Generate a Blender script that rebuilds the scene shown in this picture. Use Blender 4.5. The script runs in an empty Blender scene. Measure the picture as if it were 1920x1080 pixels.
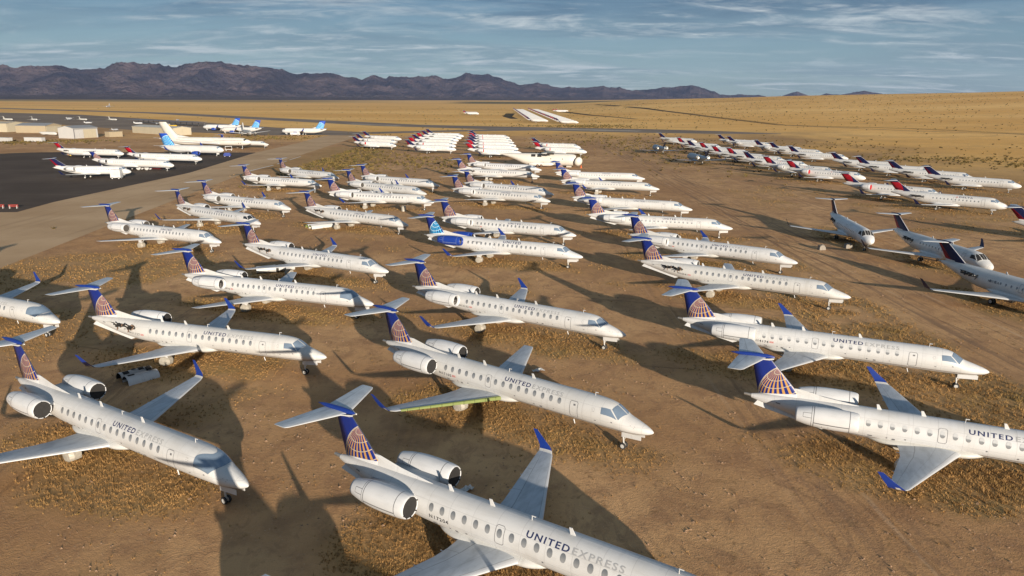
import bpy, math, random
import numpy as np
from mathutils import Vector

random.seed(7)
rng = np.random.default_rng(11)
PI = math.pi
R = math.radians
scene = bpy.context.scene
COL = scene.collection

# ------------------------------------------------------------------ helpers
class V:
    """a scalar node socket with arithmetic"""
    def __init__(s, nt, sock): s.nt, s.k = nt, sock
    def _m(s, op, *a, clamp=False):
        n = s.nt.nodes.new('ShaderNodeMath'); n.operation = op; n.use_clamp = clamp
        for i, x in enumerate((s,) + a):
            if isinstance(x, V): s.nt.links.new(x.k, n.inputs[i])
            else: n.inputs[i].default_value = float(x)
        return V(s.nt, n.outputs[0])
    def __add__(s, o): return s._m('ADD', o)
    __radd__ = __add__
    def __sub__(s, o): return s._m('SUBTRACT', o)
    def __rsub__(s, o): return (s * -1.0) + o
    def __mul__(s, o): return s._m('MULTIPLY', o)
    __rmul__ = __mul__
    def __truediv__(s, o): return s._m('DIVIDE', o)
    def __neg__(s): return s * -1.0
    def lt(s, o): return s._m('LESS_THAN', o)
    def gt(s, o): return s._m('GREATER_THAN', o)
    def abs(s): return s._m('ABSOLUTE')
    def frac(s): return s._m('FRACT')
    def sqrt(s): return s._m('SQRT')
    def max(s, o): return s._m('MAXIMUM', o)
    def min(s, o): return s._m('MINIMUM', o)
    def pow(s, o): return s._m('POWER', o)
    def acos(s): return s._m('ARCCOSINE')
    def atan2(s, o): return s._m('ARCTAN2', o)
    def sat(s): return s._m('ADD', 0.0, clamp=True)
    def step(s, a, b):
        n = s.nt.nodes.new('ShaderNodeMapRange'); n.interpolation_type = 'SMOOTHSTEP'
        s.nt.links.new(s.k, n.inputs[0]); n.inputs[1].default_value = a; n.inputs[2].default_value = b
        return V(s.nt, n.outputs[0])

class Mat:
    def __init__(s, name, rough=0.5, spec=0.5, metal=0.0):
        s.m = bpy.data.materials.new(name); s.m.use_nodes = True
        s.nt = s.m.node_tree; s.b = s.nt.nodes['Principled BSDF']
        s.b.inputs['Roughness'].default_value = rough
        s.b.inputs['Specular IOR Level'].default_value = spec
        s.b.inputs['Metallic'].default_value = metal
        s._tc = None
    def tc(s, out):
        if s._tc is None: s._tc = s.nt.nodes.new('ShaderNodeTexCoord')
        return s._tc.outputs[out]
    def xyz(s, sock):
        n = s.nt.nodes.new('ShaderNodeSeparateXYZ'); s.nt.links.new(sock, n.inputs[0])
        return [V(s.nt, o) for o in n.outputs]
    def obj(s): return s.xyz(s.tc('Object'))
    def uv(s): return s.xyz(s.tc('UV'))
    def scaled(s, sock, sc, loc=(0, 0, 0), rot=0.0):
        n = s.nt.nodes.new('ShaderNodeMapping'); s.nt.links.new(sock, n.inputs[0])
        n.inputs['Scale'].default_value = sc; n.inputs['Location'].default_value = loc; n.inputs['Rotation'].default_value = (0, 0, rot)
        return n.outputs[0]
    def noise(s, scale, detail=4, rough=.55, co=None, dist=0.0):
        n = s.nt.nodes.new('ShaderNodeTexNoise')
        n.inputs['Scale'].default_value = scale; n.inputs['Detail'].default_value = detail
        n.inputs['Roughness'].default_value = rough; n.inputs['Distortion'].default_value = dist
        s.nt.links.new(co if co is not None else s.tc('Object'), n.inputs['Vector'])
        return V(s.nt, n.outputs[0])
    def attr(s, name):
        n = s.nt.nodes.new('ShaderNodeAttribute'); n.attribute_name = name
        return V(s.nt, n.outputs['Fac'])
    def rand(s):
        n = s.nt.nodes.new('ShaderNodeObjectInfo'); return V(s.nt, n.outputs['Random'])
    def mix(s, f, a, b, mode='MIX'):
        n = s.nt.nodes.new('ShaderNodeMix'); n.data_type = 'RGBA'; n.blend_type = mode
        for i, x in ((0, f), (6, a), (7, b)):
            if isinstance(x, V): s.nt.links.new(x.k, n.inputs[i])
            elif hasattr(x, 'is_linked'): s.nt.links.new(x, n.inputs[i])
            elif i == 0: n.inputs[0].default_value = x
            else: n.inputs[i].default_value = (*x, 1)
        return n.outputs[2]
    def color(s, c):
        if hasattr(c, 'is_linked'): s.nt.links.new(c, s.b.inputs['Base Color'])
        else: s.b.inputs['Base Color'].default_value = (*c, 1)
        return s
    def bump(s, h, strength=.3, dist=.05):
        n = s.nt.nodes.new('ShaderNodeBump'); n.inputs['Strength'].default_value = strength
        n.inputs['Distance'].default_value = dist
        s.nt.links.new(h.k, n.inputs['Height']); s.nt.links.new(n.outputs[0], s.b.inputs['Normal'])
        return s

class MB:
    """mesh builder: vertices, faces, material slots and UVs of ONE mesh"""
    def __init__(s): s.v, s.f, s.mi, s.uv, s.sm = [], [], [], [], []
    def add(s, vs, fs, mi=0, uvs=None, smooth=True):
        o = len(s.v); s.v += [tuple(map(float, p)) for p in vs]
        for q in fs:
            s.f.append([o + i for i in q]); s.mi.append(mi); s.sm.append(smooth)
            s.uv.append([uvs[i] for i in q] if uvs else [(0, 0)] * len(q))
        return o
    def grid(s, rows, mi=0, uvs=None, close=False, smooth=True, flip=False):
        n, m = len(rows), len(rows[0]); vs = [p for r in rows for p in r]; fs = []
        u = [p for r in uvs for p in r] if uvs else None
        for i in range(n - 1):
            for j in range(m if close else m - 1):
                k = (j + 1) % m
                q = [i*m+j, i*m+k, (i+1)*m+k, (i+1)*m+j]
                fs.append(q[::-1] if flip else q)
        s.add(vs, fs, mi, u, smooth)
    def box(s, c, d, mi=0, rz=0.0, taper=1.0):
        x, y, z = d[0]/2, d[1]/2, d[2]/2; vs = []
        for k in (-1, 1):
            t = taper if k > 0 else 1.0
            for (a, b) in ((-1, -1), (1, -1), (1, 1), (-1, 1)):
                px, py = a*x*t, b*y*t
                vs.append((c[0]+px*math.cos(rz)-py*math.sin(rz), c[1]+px*math.sin(rz)+py*math.cos(rz), c[2]+k*z))
        s.add(vs, [(3, 2, 1, 0), (4, 5, 6, 7), (0, 1, 5, 4), (1, 2, 6, 5), (2, 3, 7, 6), (3, 0, 4, 7)], mi, None, False)
    def tube(s, a, b, ra, rb=None, n=12, mi=0, cap=True):
        rb = ra if rb is None else rb
        a, b = Vector(a), Vector(b); d = (b - a).normalized()
        t = Vector((0, 0, 1)) if abs(d.z) < .9 else Vector((1, 0, 0))
        u = d.cross(t).normalized(); w = d.cross(u)
        r1 = [a + (u*math.cos(2*PI*i/n) + w*math.sin(2*PI*i/n))*ra for i in range(n)]
        r2 = [b + (u*math.cos(2*PI*i/n) + w*math.sin(2*PI*i/n))*rb for i in range(n)]
        s.add(r1 + r2, [(i, n+i, n+(i+1) % n, (i+1) % n) for i in range(n)], mi)
        if cap:
            s.add(r1, [tuple(range(n))], mi, None, False); s.add(r2, [tuple(range(n))[::-1]], mi, None, False)
    def rev(s, prof, axis_o, n=28, mi=0, dirx=(1, 0, 0), uv=True, squash=1.0):
        """surface of revolution about a line along X: prof = [(x, r)]"""
        rows, uvs = [], []
        for (x, r) in prof:
            rows.append([(axis_o[0]+x, axis_o[1]+r*math.sin(2*PI*j/n), axis_o[2]+r*squash*math.cos(2*PI*j/n)) for j in range(n+1)])
            uvs.append([(x, j/n) for j in range(n+1)])
        s.grid(rows, mi, uvs)
    def prism(s, poly, y0, y1, mi=0):
        """(x,z) outline extruded in y"""
        n = len(poly)
        vs = [(p[0], y0, p[1]) for p in poly] + [(p[0], y1, p[1]) for p in poly]
        s.add(vs, [tuple(range(n)), tuple(range(n, 2*n))[::-1]] + [(i, n+i, n+(i+1) % n, (i+1) % n) for i in range(n)], mi, None, False)
    def mesh(s, name, mats):
        me = bpy.data.meshes.new(name); me.from_pydata(s.v, [], s.f)
        for m in (mats if isinstance(mats, (list, tuple)) else [mats]): me.materials.append(m)
        me.polygons.foreach_set('material_index', s.mi); me.polygons.foreach_set('use_smooth', s.sm)
        l = me.uv_layers.new(name='UVMap')
        l.data.foreach_set('uv', np.array([c for q in s.uv for p in q for c in p], dtype=np.float32))
        me.update(); return me

def put(name, me, parent=None, loc=(0, 0, 0), label=None, rz=0.0):
    o = bpy.data.objects.new(name, me); COL.objects.link(o)
    o.location = loc; o.rotation_euler = (0, 0, rz)
    if parent: o.parent = parent
    if label: o['label'] = label
    return o
def thing(name, label, cat, loc, rz=0.0, group=None, me=None):
    o = put(name, me, None, loc, label, rz); o['category'] = cat
    if group: o['group'] = group
    return o
def structure(o): o['kind'] = 'structure'; return o

def hermite(xs, ys):
    xs = np.array(xs, float); ys = np.array(ys, float)
    d = np.diff(ys)/np.diff(xs); m = np.zeros_like(ys); m[0], m[-1] = d[0], d[-1]
    for i in range(1, len(xs)-1):
        m[i] = 0 if d[i-1]*d[i] <= 0 else 2*d[i-1]*d[i]/(d[i-1]+d[i])
    def f(x):
        i = int(np.clip(np.searchsorted(xs, x)-1, 0, len(xs)-2)); h = xs[i+1]-xs[i]; t = (x-xs[i])/h
        return ((2*t**3-3*t**2+1)*ys[i]+(t**3-2*t**2+t)*h*m[i]+(-2*t**3+3*t**2)*ys[i+1]+(t**3-t**2)*h*m[i+1])
    return f

def vnoise(x, y, seed):
    def h(i, j):
        n = (i*374761393 + j*668265263 + seed*974711) & 0xffffffff
        n = ((n ^ (n >> 13))*1274126177) & 0xffffffff
        return ((n ^ (n >> 16)) & 0xffff)/65535.0
    xi, yi = np.floor(x).astype(np.int64), np.floor(y).astype(np.int64)
    fx, fy = x-xi, y-yi; fx = fx*fx*(3-2*fx); fy = fy*fy*(3-2*fy)
    return (h(xi, yi)*(1-fx)+h(xi+1, yi)*fx)*(1-fy)+(h(xi, yi+1)*(1-fx)+h(xi+1, yi+1)*fx)*fy
def fbm(x, y, seed, oct=4, gain=.5):
    a, s, t = 1.0, 0.0, 0.0
    for o in range(oct):
        s = s + a*vnoise(x*2**o, y*2**o, seed+o*17); t += a; a *= gain
    return s/t
def sstep(a, b, x):
    t = np.clip((x-a)/(b-a), 0, 1); return t*t*(3-2*t)

# ------------------------------------------------------------------ materials
def plain(name, c, rough=.5, metal=0.0, spec=.5, vary=0.0, scale=6.0):
    m = Mat(name, rough, spec, metal)
    if vary:
        n = m.noise(scale, 4)
        m.color(m.mix(n, [v*(1-vary) for v in c], [min(1, v*(1+vary)) for v in c]))
    else: m.color(c)
    return m.m

WHITE = (.54, .55, .56)
def s_off(m, ro):
    n = m.nt.nodes.new('ShaderNodeVectorMath'); n.operation = 'ADD'
    cx = m.nt.nodes.new('ShaderNodeCombineXYZ'); m.nt.links.new((ro*60.0).k, cx.inputs[0]); m.nt.links.new((ro*23.0).k, cx.inputs[1])
    m.nt.links.new(m.tc('Object'), n.inputs[0]); m.nt.links.new(cx.outputs[0], n.inputs[1]); return n.outputs[0]
def paint(name, base=WHITE, line=None, below=None, zline=1.74, navy=None, rough=.36):
    """weathered airliner paint: streaked dirt, faint frame joints, optional belly colour under a thin line"""
    m = Mat(name, rough, .5)
    x, y, z = m.obj()
    ro = m.rand(); ro2 = (ro*7.31).frac(); ro3 = (ro*13.7).frac()
    off = s_off(m, ro)
    dirt = m.noise(1.0, 6, .62, m.scaled(off, (.35, 2.4, .7)))
    drip = m.noise(1.0, 5, .6, m.scaled(off, (3.2, .22, .22)))
    blot = m.noise(.5, 4, .55, off)
    c = m.mix(ro2*.55, base, [v*k for v, k in zip(base, (.90, .87, .80))])
    c = m.mix(dirt.step(.42, .75)*(ro*.28+.12), c, [v*k for v, k in zip(base, (.66, .62, .56))])
    c = m.mix(drip.step(.54, .76)*(ro3*.34+.10), c, [v*k for v, k in zip(base, (.58, .54, .48))])
    c = m.mix(blot.step(.5, .75)*.28*(ro+.3), c, [v*k for v, k in zip(base, (.74, .72, .68))])
    top = z.step(2.9, 3.7)
    c = m.mix(top*blot.step(.35, .7)*.30, c, [v*k for v, k in zip(base, (.80, .77, .70))])
    joint = ((x/1.58).frac()-.5).abs().gt(.4915)
    seam = (z-2.28).abs().lt(.014).max((z-3.22).abs().lt(.014))*.8
    patch = ((x*.9+ro*9.0).frac().lt(.35))*((z*1.9+ro2*5.0).frac().lt(.4))*drip.step(.50, .52)
    c = m.mix(patch*.10, c, (.32, .33, .34))
    c = m.mix(joint.max(seam)*.34, c, (.20, .20, .21))
    if below is not None:
        c = m.mix(z.lt(zline), c, below)
    if line is not None:
        c = m.mix((z-zline).abs().lt(.028), c, line)
    m.color(c)
    m.nt.links.new((dirt*.25+rough-.1).k, m.b.inputs['Roughness'])
    return m.m

M = {}
M['erj_body'] = paint('erj_paint', line=(.12, .07, .045), below=(.50, .505, .50))
M['white'] = paint('white_paint')
M['crj_body'] = paint('crj_paint', (.63, .635, .635), below=(.010, .016, .075), zline=1.36)
M['old_white'] = paint('old_white_paint', (.58, .575, .545))
M['blue_grey'] = paint('blue_grey_paint', (.40, .48, .57), rough=.5)
M['alu'] = paint('dull_aluminium', (.36, .37, .37), rough=.45)
M['fair'] = paint('fairing_paint', (.50, .505, .495))
M['dark'] = plain('black_and_hole_shade', (.018, .017, .016), .7, vary=.5)  # black parts, and the unlit inside of holes and intakes as flat colour
M['metal'] = plain('bare_metal', (.33, .32, .30), .42, .7, vary=.25)
M['fanmetal'] = plain('fan_blades', (.085, .08, .075), .5, .4, vary=.4)
M['rust'] = plain('rusty_metal', (.20, .12, .075), .7, .2, vary=.5, scale=9)
M['rubber'] = plain('tyre_rubber', (.022, .022, .022), .8)
M['concrete'] = plain('old_concrete', (.22, .20, .17), .9, vary=.3, scale=3)
M['wrap'] = plain('foil_wrap', (.42, .395, .34), .5, .2, vary=.3, scale=5)
M['cover'] = plain('intake_cover', (.060, .055, .048), .7, vary=.35, scale=5)
M['redcover'] = plain('red_cover', (.36, .008, .014), .7, spec=.2)
M['shade'] = plain('reflective_screen', (.20, .265, .345), .2, .35, vary=.2, scale=1.6)
M['darkglass'] = plain('dark_glass', (.02, .024, .03), .12, spec=.7)
M['ink'] = plain('panel_line', (.13, .13, .14), .6)
M['navytext'] = plain('navy_lettering', (.016, .024, .085), .5)
M['greytext'] = plain('grey_lettering', (.31, .315, .32), .5)
M['palegrey'] = plain('faded_lettering', (.47, .475, .475), .5)
M['blacktext'] = plain('black_lettering', (.03, .03, .035), .5)
M['blue'] = plain('blue_paint', (.008, .030, .20), .38, vary=.12, scale=2)
M['navy'] = plain('navy_paint', (.007, .011, .055), .4, vary=.15, scale=2)
M['lime'] = plain('green_primer', (.165, .205, .060), .6, vary=.2, scale=3)
M['yellow'] = plain('yellow_paint', (.60, .38, .03), .5)
M['flag'] = plain('flag_red', (.45, .05, .04), .5)

def window_pale():
    m = Mat('cabin_window_pale', .3, .5, .1)
    x, y, z = m.obj(); n = m.noise(7, 3)
    m.color(m.mix((z+(n-.5)*.16).step(.02, -.06), (.47, .48, .485), (.20, .21, .22))); return m.m
def window_mat():
    m = Mat('cabin_window', .25, .6, .25)
    x, y, z = m.obj()
    c = m.mix((z+.2).step(-.05, .45), (.33, .345, .36), (.15, .16, .17))
    m.color(c); return m.m
M['window'] = window_mat(); M['window_pale'] = window_pale()

def wing_mat(name, c0, edge=(.50, .51, .52), hinge=.72):
    m = Mat(name, .42, .5, .15)
    u, w, _ = m.uv()
    d = m.noise(1.4, 5, .6, m.scaled(m.tc('Object'), (1.6, .5, 1)))
    c = m.mix(d.step(.35, .75), [v*1.08 for v in c0], [v*.80 for v in c0])
    aft = u.gt(hinge)
    le = u.lt(.10)
    c = m.mix(le*.8, c, edge)
    line = (u-hinge).abs().lt(.010).max((u-.10).abs().lt(.006))
    seg = ((w*.42).frac()-.5).abs().gt(.492)*aft
    rib = ((w*1.35).frac()-.5).abs().gt(.4915)*.35
    panel = (u-.40).abs().lt(.006)*.4
    c = m.mix(line.max(seg).max(rib).max(panel)*.55, c, (.10, .105, .11))
    # dark fuel caps
    m.color(c); return m.m
M['wing'] = wing_mat('wing_skin', (.40, .43, .46))
M['crj_wing'] = wing_mat('crj_wing_skin', (.46, .475, .48))
M['tailplane'] = wing_mat('tailplane_skin', (.50, .535, .56), hinge=.66)
M['old_wing'] = wing_mat('old_wing_skin', (.48, .44, .30))
M['alu_wing'] = wing_mat('aluminium_wing_skin', (.33, .34, .34))
M['blue_wing'] = wing_mat('blue_grey_wing_skin', (.27, .29, .32))

def nacelle_mat(name, base, ink=(.055, .055, .06)):
    m = Mat(name, .36, .5)
    u, w, _ = m.uv()
    d = m.noise(1.0, 5, .6, m.scaled(m.tc('Object'), (.6, 2, 2)))
    c = m.mix(d.step(.45, .8)*.4, base, [v*.68 for v in base])
    def near(a, b, wd): return (a-b).abs().lt(wd)
    rings = near(u, .62, .024).max(near(u, 3.02, .026)).max(near(u, 3.17, .018))
    mid = u.gt(.62)*u.lt(3.02)
    longi = near(w, .295, .0085).max(near(w, .705, .0085))*mid
    hatch = (near(w, .14, .004).max(near(w, .86, .004)).max(near(w, .22, .004)).max(near(w, .78, .004)))*u.gt(3.17)*u.lt(3.75)
    hbar = near(u, 3.75, .014)*((w-.18).abs().lt(.04).max((w-.82).abs().lt(.04)))
    box = (near(u, 2.0, .012).max(near(u, 2.42, .012)))*((w-.35).abs().lt(.02).max((w-.65).abs().lt(.02)))
    c = m.mix(rings.max(longi).max(hatch).max(hbar).max(box)*.85, c, ink)
    m.color(c); return m.m
M['nacelle'] = nacelle_mat('nacelle_paint', (.54, .55, .56))
M['nacelle_blue'] = nacelle_mat('nacelle_blue_paint', (.010, .040, .26), (.16, .22, .40))

def globe_fin(name, stripe, blue, white, cx, cz, rad, le, base=None):
    """fin livery in the plane of the fin: a globe of meridians and parallels on a coloured ground.
    le = (x at z=0, dx/dz) of the leading edge, which carries a dark boot"""
    m = Mat(name, .36, .5)
    x, y, z = m.obj()
    u, v = (x-cx)/rad, (z-cz)/rad
    rr = u*u+v*v
    w = (1.0-rr).max(0.0).sqrt()
    p = Vector((-.42, .77, .48)).normalized()
    e1 = Vector((1, 0, 0)); e1 = (e1-p*e1.dot(p)).normalized(); e2 = p.cross(e1)
    dot = lambda q: u*q.x+v*q.y+w*q.z
    lat = dot(p).min(.9999).acos(); lon = dot(e2).atan2(dot(e1))
    inside = rr.lt(1.0)
    gold = (lon*(28/(2*PI))+.2).frac().lt(.44)*inside
    par = ((lat*3.9-.25).frac()-.5).abs().lt(.045)*inside
    rim = (rr.sqrt()-.985).abs().lt(.016)
    d = m.noise(1.2, 3)
    c = m.mix(d*.25, blue, [k*1.5 for k in blue])
    c = m.mix(gold, c, stripe)
    c = m.mix(par.max(rim), c, white)
    boot = (x-(z*le[1]+le[0])).abs().lt(.075)
    c = m.mix(boot, c, (.04, .045, .07))
    if base: c = m.mix(z.lt(x*base[1]+base[0]), c, WHITE)
    m.color(c); return m.m

def widget_fin(name, mode, geo):
    """navy and red fin: geo = (x_le0, dx/dz of LE, x_te0, dx/dz of TE, z0, z1)"""
    m = Mat(name, .36, .5)
    x, y, z = m.obj()
    xl = z*geo[1]+geo[0]; xt = z*geo[3]+geo[2]
    f = (x-xt)/(xl-xt)          # 0 at the trailing edge, 1 at the leading edge
    h = (z-geo[4])/(geo[5]-geo[4])
    navy, red, dred = (.006, .010, .052), (.30, .006, .015), (.12, .005, .020)
    if mode == 'navy':
        edge = h*-.16+.33
        c = m.mix(f.lt(edge), navy, red); m.b.inputs['Specular IOR Level'].default_value = .25; m.b.inputs['Roughness'].default_value = .5
        sw = ((f-(h*-.4+.32)).abs().lt(.07))*f.lt(edge)
        c = m.mix(sw, c, dred)
    else:
        c = m.mix((f-(h*.62+.52)).gt(0.0), red, navy)
        c = m.mix(h.gt(.84), c, navy)
        sw = ((f-.30)*(f-.30)+(h+.02)*(h+.02)*.8).sqrt()
        c = m.mix((sw-.20).abs().lt(.06), c, dred)
    le = (f-.975).gt(0.0)
    c = m.mix(le, c, (.50, .50, .52))
    m.color(c); return m.m

# ------------------------------------------------------------------ aircraft kit
class Body:
    """fuselage surface: stations of (s aft of the nose, top, bottom, half width)"""
    def __init__(b, st, x0, n=44, ss=None):
        st = np.array(st); b.x0 = x0; b.L = st[-1, 0]
        b.t, b.b, b.w = (hermite(st[:, 0], st[:, k]) for k in (1, 2, 3)); b.n = n
        b.ss = ss
    def at(b, s, t, off=0.0):
        zt, zb, w = b.t(s), b.b(s), b.w(s); c, r = (zt+zb)/2, (zt-zb)/2
        return Vector((b.x0-s, -math.sin(t)*(w+off), c+math.cos(t)*(r+off)))   # t>0 = starboard (-y)
    def shell(b, name, mats, ss):
        mb = MB(); n = b.n
        rows = [[b.at(s, 2*PI*j/n) for j in range(n+1)] for s in ss]
        uvs = [[(s, j/n) for j in range(n+1)] for s in ss]
        mb.grid(rows, 0, uvs)
        return mb
    def patch(b, mb, q, nu=6, nv=5, off=.012, mi=0):
        """a quad given by four (s, degrees) corners, laid on the skin"""
        rows = []
        for i in range(nv+1):
            r = []
            for j in range(nu+1):
                u, v = j/nu, i/nv
                s = (q[0][0]*(1-u)+q[1][0]*u)*(1-v)+(q[3][0]*(1-u)+q[2][0]*u)*v
                t = (q[0][1]*(1-u)+q[1][1]*u)*(1-v)+(q[3][1]*(1-u)+q[2][1]*u)*v
                r.append(b.at(s, R(t), off))
            rows.append(r)
        mb.grid(rows, mi)
    def ribbon(b, mb, pts, wd=.03, off=.008, mi=0, closed=True):
        n = len(pts)
        for i in range(n if closed else n-1):
            (s0, t0), (s1, t1) = pts[i], pts[(i+1) % n]
            k = max(1, int(abs(t1-t0)/8)); rad = b.w((s0+s1)/2)
            ds, dt = s1-s0, R(t1-t0)*rad; l = math.hypot(ds, dt) or 1; ns, nt_ = -dt/l*wd/2, ds/l*wd/2
            rows = []
            for j in range(k+1):
                f = j/k; s, t = s0+(s1-s0)*f, R(t0+(t1-t0)*f)
                rows.append([b.at(s+ns, t+nt_/rad, off), b.at(s-ns, t-nt_/rad, off)])
            mb.grid(rows, mi)

def stations(L, dense):
    a = list(np.linspace(0, dense, 26)**1.0) + list(np.linspace(dense, L, 40))[1:]
    a = [dense*(i/25)**1.5 for i in range(26)] + list(np.linspace(dense, L, 40))[1:]
    return a

def lifting(mb, secs, x0, n=9, mi=0, mirror=1, dark_te=False):
    """sections (y, z, s_le, chord, thickness); mirror=-1 gives starboard"""
    rows, uvs = [], []
    for (y, z, s, c, th) in secs:
        up, lo, uu = [], [], []
        for i in range(n+1):
            f = (1-math.cos(PI*i/n))/2
            t = 5*th*c*(.2969*math.sqrt(f)-.126*f-.3516*f*f+.2843*f**3-.1015*f**4)
            up.append((x0-s-f*c, mirror*y, z+t)); lo.append((x0-s-f*c, mirror*y, z-t*.75)); uu.append(f)
        rows.append(up[::-1]+lo[1:]); uvs.append([(f, y) for f in uu[::-1]]+[(f, y) for f in uu[1:]])
    mb.grid(rows, mi, uvs, flip=(mirror > 0))
    for r, fl in ((rows[0], False), (rows[-1], True)):
        m_ = len(r); mb.add(r, [tuple(range(m_))[::(1 if fl else -1)]], mi, None, False)

def finplate(mb, le0, le1, te0, te1, z0, z1, x0, th=.10, mi=0, nz=6):
    """vertical surface: leading edge (s at z0, z1) and trailing edge"""
    rows = []
    for i in range(nz+1):
        f = i/nz; z = z0+(z1-z0)*f; a = le0+(le1-le0)*f; b = te0+(te1-te0)*f; c = b-a
        prof = [(0, 0), (.03, .45), (.12, .85), (.35, 1), (.7, .6), (1, .08)]
        L = [(x0-a-u*c, th*t/2*c/2.5*1.6, z) for u, t in prof]; Rr = [(x0-a-u*c, -th*t/2*c/2.5*1.6, z) for u, t in prof]
        rows.append(L+Rr[::-1][:-1])
    mb.grid(rows, mi, close=True, flip=False)
    mb.add(rows[-1], [tuple(range(len(rows[-1])))], mi, None, False)

def text_mesh(name, body, size, mats, space=1.25, sx=1.12, bold=.012, fitlen=None):
    """flat lettering as triangles: (u along the text, v up)"""
    cu = bpy.data.curves.new(name, 'FONT'); cu.body = body; cu.size = size; cu.space_character = space
    cu.offset = bold; cu.resolution_u = 3
    ob = bpy.data.objects.new(name, cu); COL.objects.link(ob)
    dg = bpy.context.evaluated_depsgraph_get(); me = bpy.data.meshes.new_from_object(ob.evaluated_get(dg))
    import bmesh
    bm = bmesh.new(); bm.from_mesh(me)
    h = size*.75
    for k in range(1, 6):
        bmesh.ops.bisect_plane(bm, geom=bm.verts[:]+bm.edges[:]+bm.faces[:], plane_co=(0, h*k/6, 0), plane_no=(0, 1, 0))
    bmesh.ops.triangulate(bm, faces=bm.faces[:])
    vs = [v.co.copy() for v in bm.verts]; bm.verts.index_update()
    fs = [[v.index for v in f.verts] for f in bm.faces]
    bm.free(); bpy.data.meshes.remove(me); bpy.data.objects.remove(ob); bpy.data.curves.remove(cu)
    if not vs: return [], [], 0
    x1 = max(v.x for v in vs)
    if fitlen: sx = fitlen/x1
    return [(v.x*sx, v.y) for v in vs], fs, x1*sx

def lettering(mb, body, txt, size, s_aft, t_base, mi=0, side=1, off=.010, **kw):
    """wrap text on the skin; starboard reads toward the nose, port toward the tail"""
    vs, fs, ln = text_mesh('txt', txt, size, None, **kw)
    rad = body.w(10.0)
    pts = []
    for (u, v) in vs:
        s = (s_aft-u) if side > 0 else (s_aft-ln+u)
        t = R(t_base)-v/rad
        pts.append(body.at(s, t*side, off))
    mb.add(pts, fs if side > 0 else fs, mi, None, False)
    return ln

def wheel(mb, c, r, wd, mt=0, mh=1):
    prof = [(-wd/2, r*.62), (-wd/2, r*.9), (-wd*.3, r), (wd*.3, r), (wd/2, r*.9), (wd/2, r*.62)]
    n = 20
    rows = [[(c[0]+q*math.sin(2*PI*j/n), c[1]+y, c[2]+q*math.cos(2*PI*j/n)) for j in range(n+1)] for y, q in prof]
    mb.grid(rows, mt)
    for y, sg in ((-wd*.42, 1), (wd*.42, -1)):
        ring = [(c[0]+r*.63*math.sin(2*PI*j/n), c[1]+y, c[2]+r*.63*math.cos(2*PI*j/n)) for j in range(n)]
        mb.add(ring+[(c[0], c[1]+y*1.15, c[2])], [((j+1) % n, j, n) if sg > 0 else (j, (j+1) % n, n) for j in range(n)], mh)

# ------------------------------------------------------------------ long thin regional jet (T-tail, rear engines)
X0 = 15.0
erj = Body([(0, 2.00, 1.96, .015), (.06, 2.07, 1.89, .09), (.2, 2.17, 1.80, .19), (.5, 2.31, 1.68, .36), (1.0, 2.48, 1.57, .56), (1.6, 2.67, 1.49, .74),
            (2.1, 2.83, 1.455, .86), (2.6, 3.16, 1.435, .945), (3.05, 3.42, 1.425, 1.01), (3.6, 3.58, 1.415, 1.07), (4.4, 3.665, 1.41, 1.12), (5.4, 3.69, 1.41, 1.14),
            (18.5, 3.69, 1.41, 1.14), (20.5, 3.69, 1.48, 1.12), (22.5, 3.69, 1.75, 1.0), (24.5, 3.66, 2.18, .76), (26.2, 3.60, 2.63, .48), (27.4, 3.50, 2.96, .25), (27.8, 3.42, 3.08, .15)], X0)
ERJ = {}
mb = erj.shell('f', None, [5.4*(i/34)**1.5 for i in range(35)] + list(np.linspace(5.4, 27.8, 40))[1:])
end = [erj.at(27.8, 2*PI*j/20) for j in range(20)]
mb.add(end, [tuple(range(20))], 0, None, False)
mb.tube((X0-27.7, 0, 3.27), (X0-28.35, 0, 3.33), .13, .10, 12, 1)
ERJ['fuselage'] = mb.mesh('jet_fuselage', [M['erj_body'], M['metal']])

mb = MB()
for sg in (1, -1):
    erj.patch(mb, [(2.16, 3*sg), (3.0, 3*sg), (3.16, 40*sg), (2.52, 67*sg)], 8, 8, .014)
    erj.patch(mb, [(2.62, 70*sg), (3.28, 43*sg), (3.98, 49*sg), (3.92, 75*sg)], 6, 6, .014)
ERJ['windshield'] = mb.mesh('jet_windshield', M['shade'])
mbf = MB(); rows = []
for i in range(33):
    t = -80+5*i; a = abs(t)/80
    f0 = 2.10+.55*a**1.6; f1 = 3.04+.95*sstep(.05, .6, np.array(a)).item()-.05*a
    rows.append([erj.at(f0+(f1-f0)*j/8, R(t), .02) for j in range(9)])
mbf.grid(rows); ERJ['windshield_full'] = mbf.mesh('jet_windshield_screened', M['shade'])
mb2 = MB(); mb2.v, mb2.f, mb2.mi, mb2.uv, mb2.sm = mb.v, mb.f, mb.mi, mb.uv, mb.sm
ERJ['windshield_dark'] = mb2.mesh('jet_windshield_uncovered', M['darkglass'])

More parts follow.
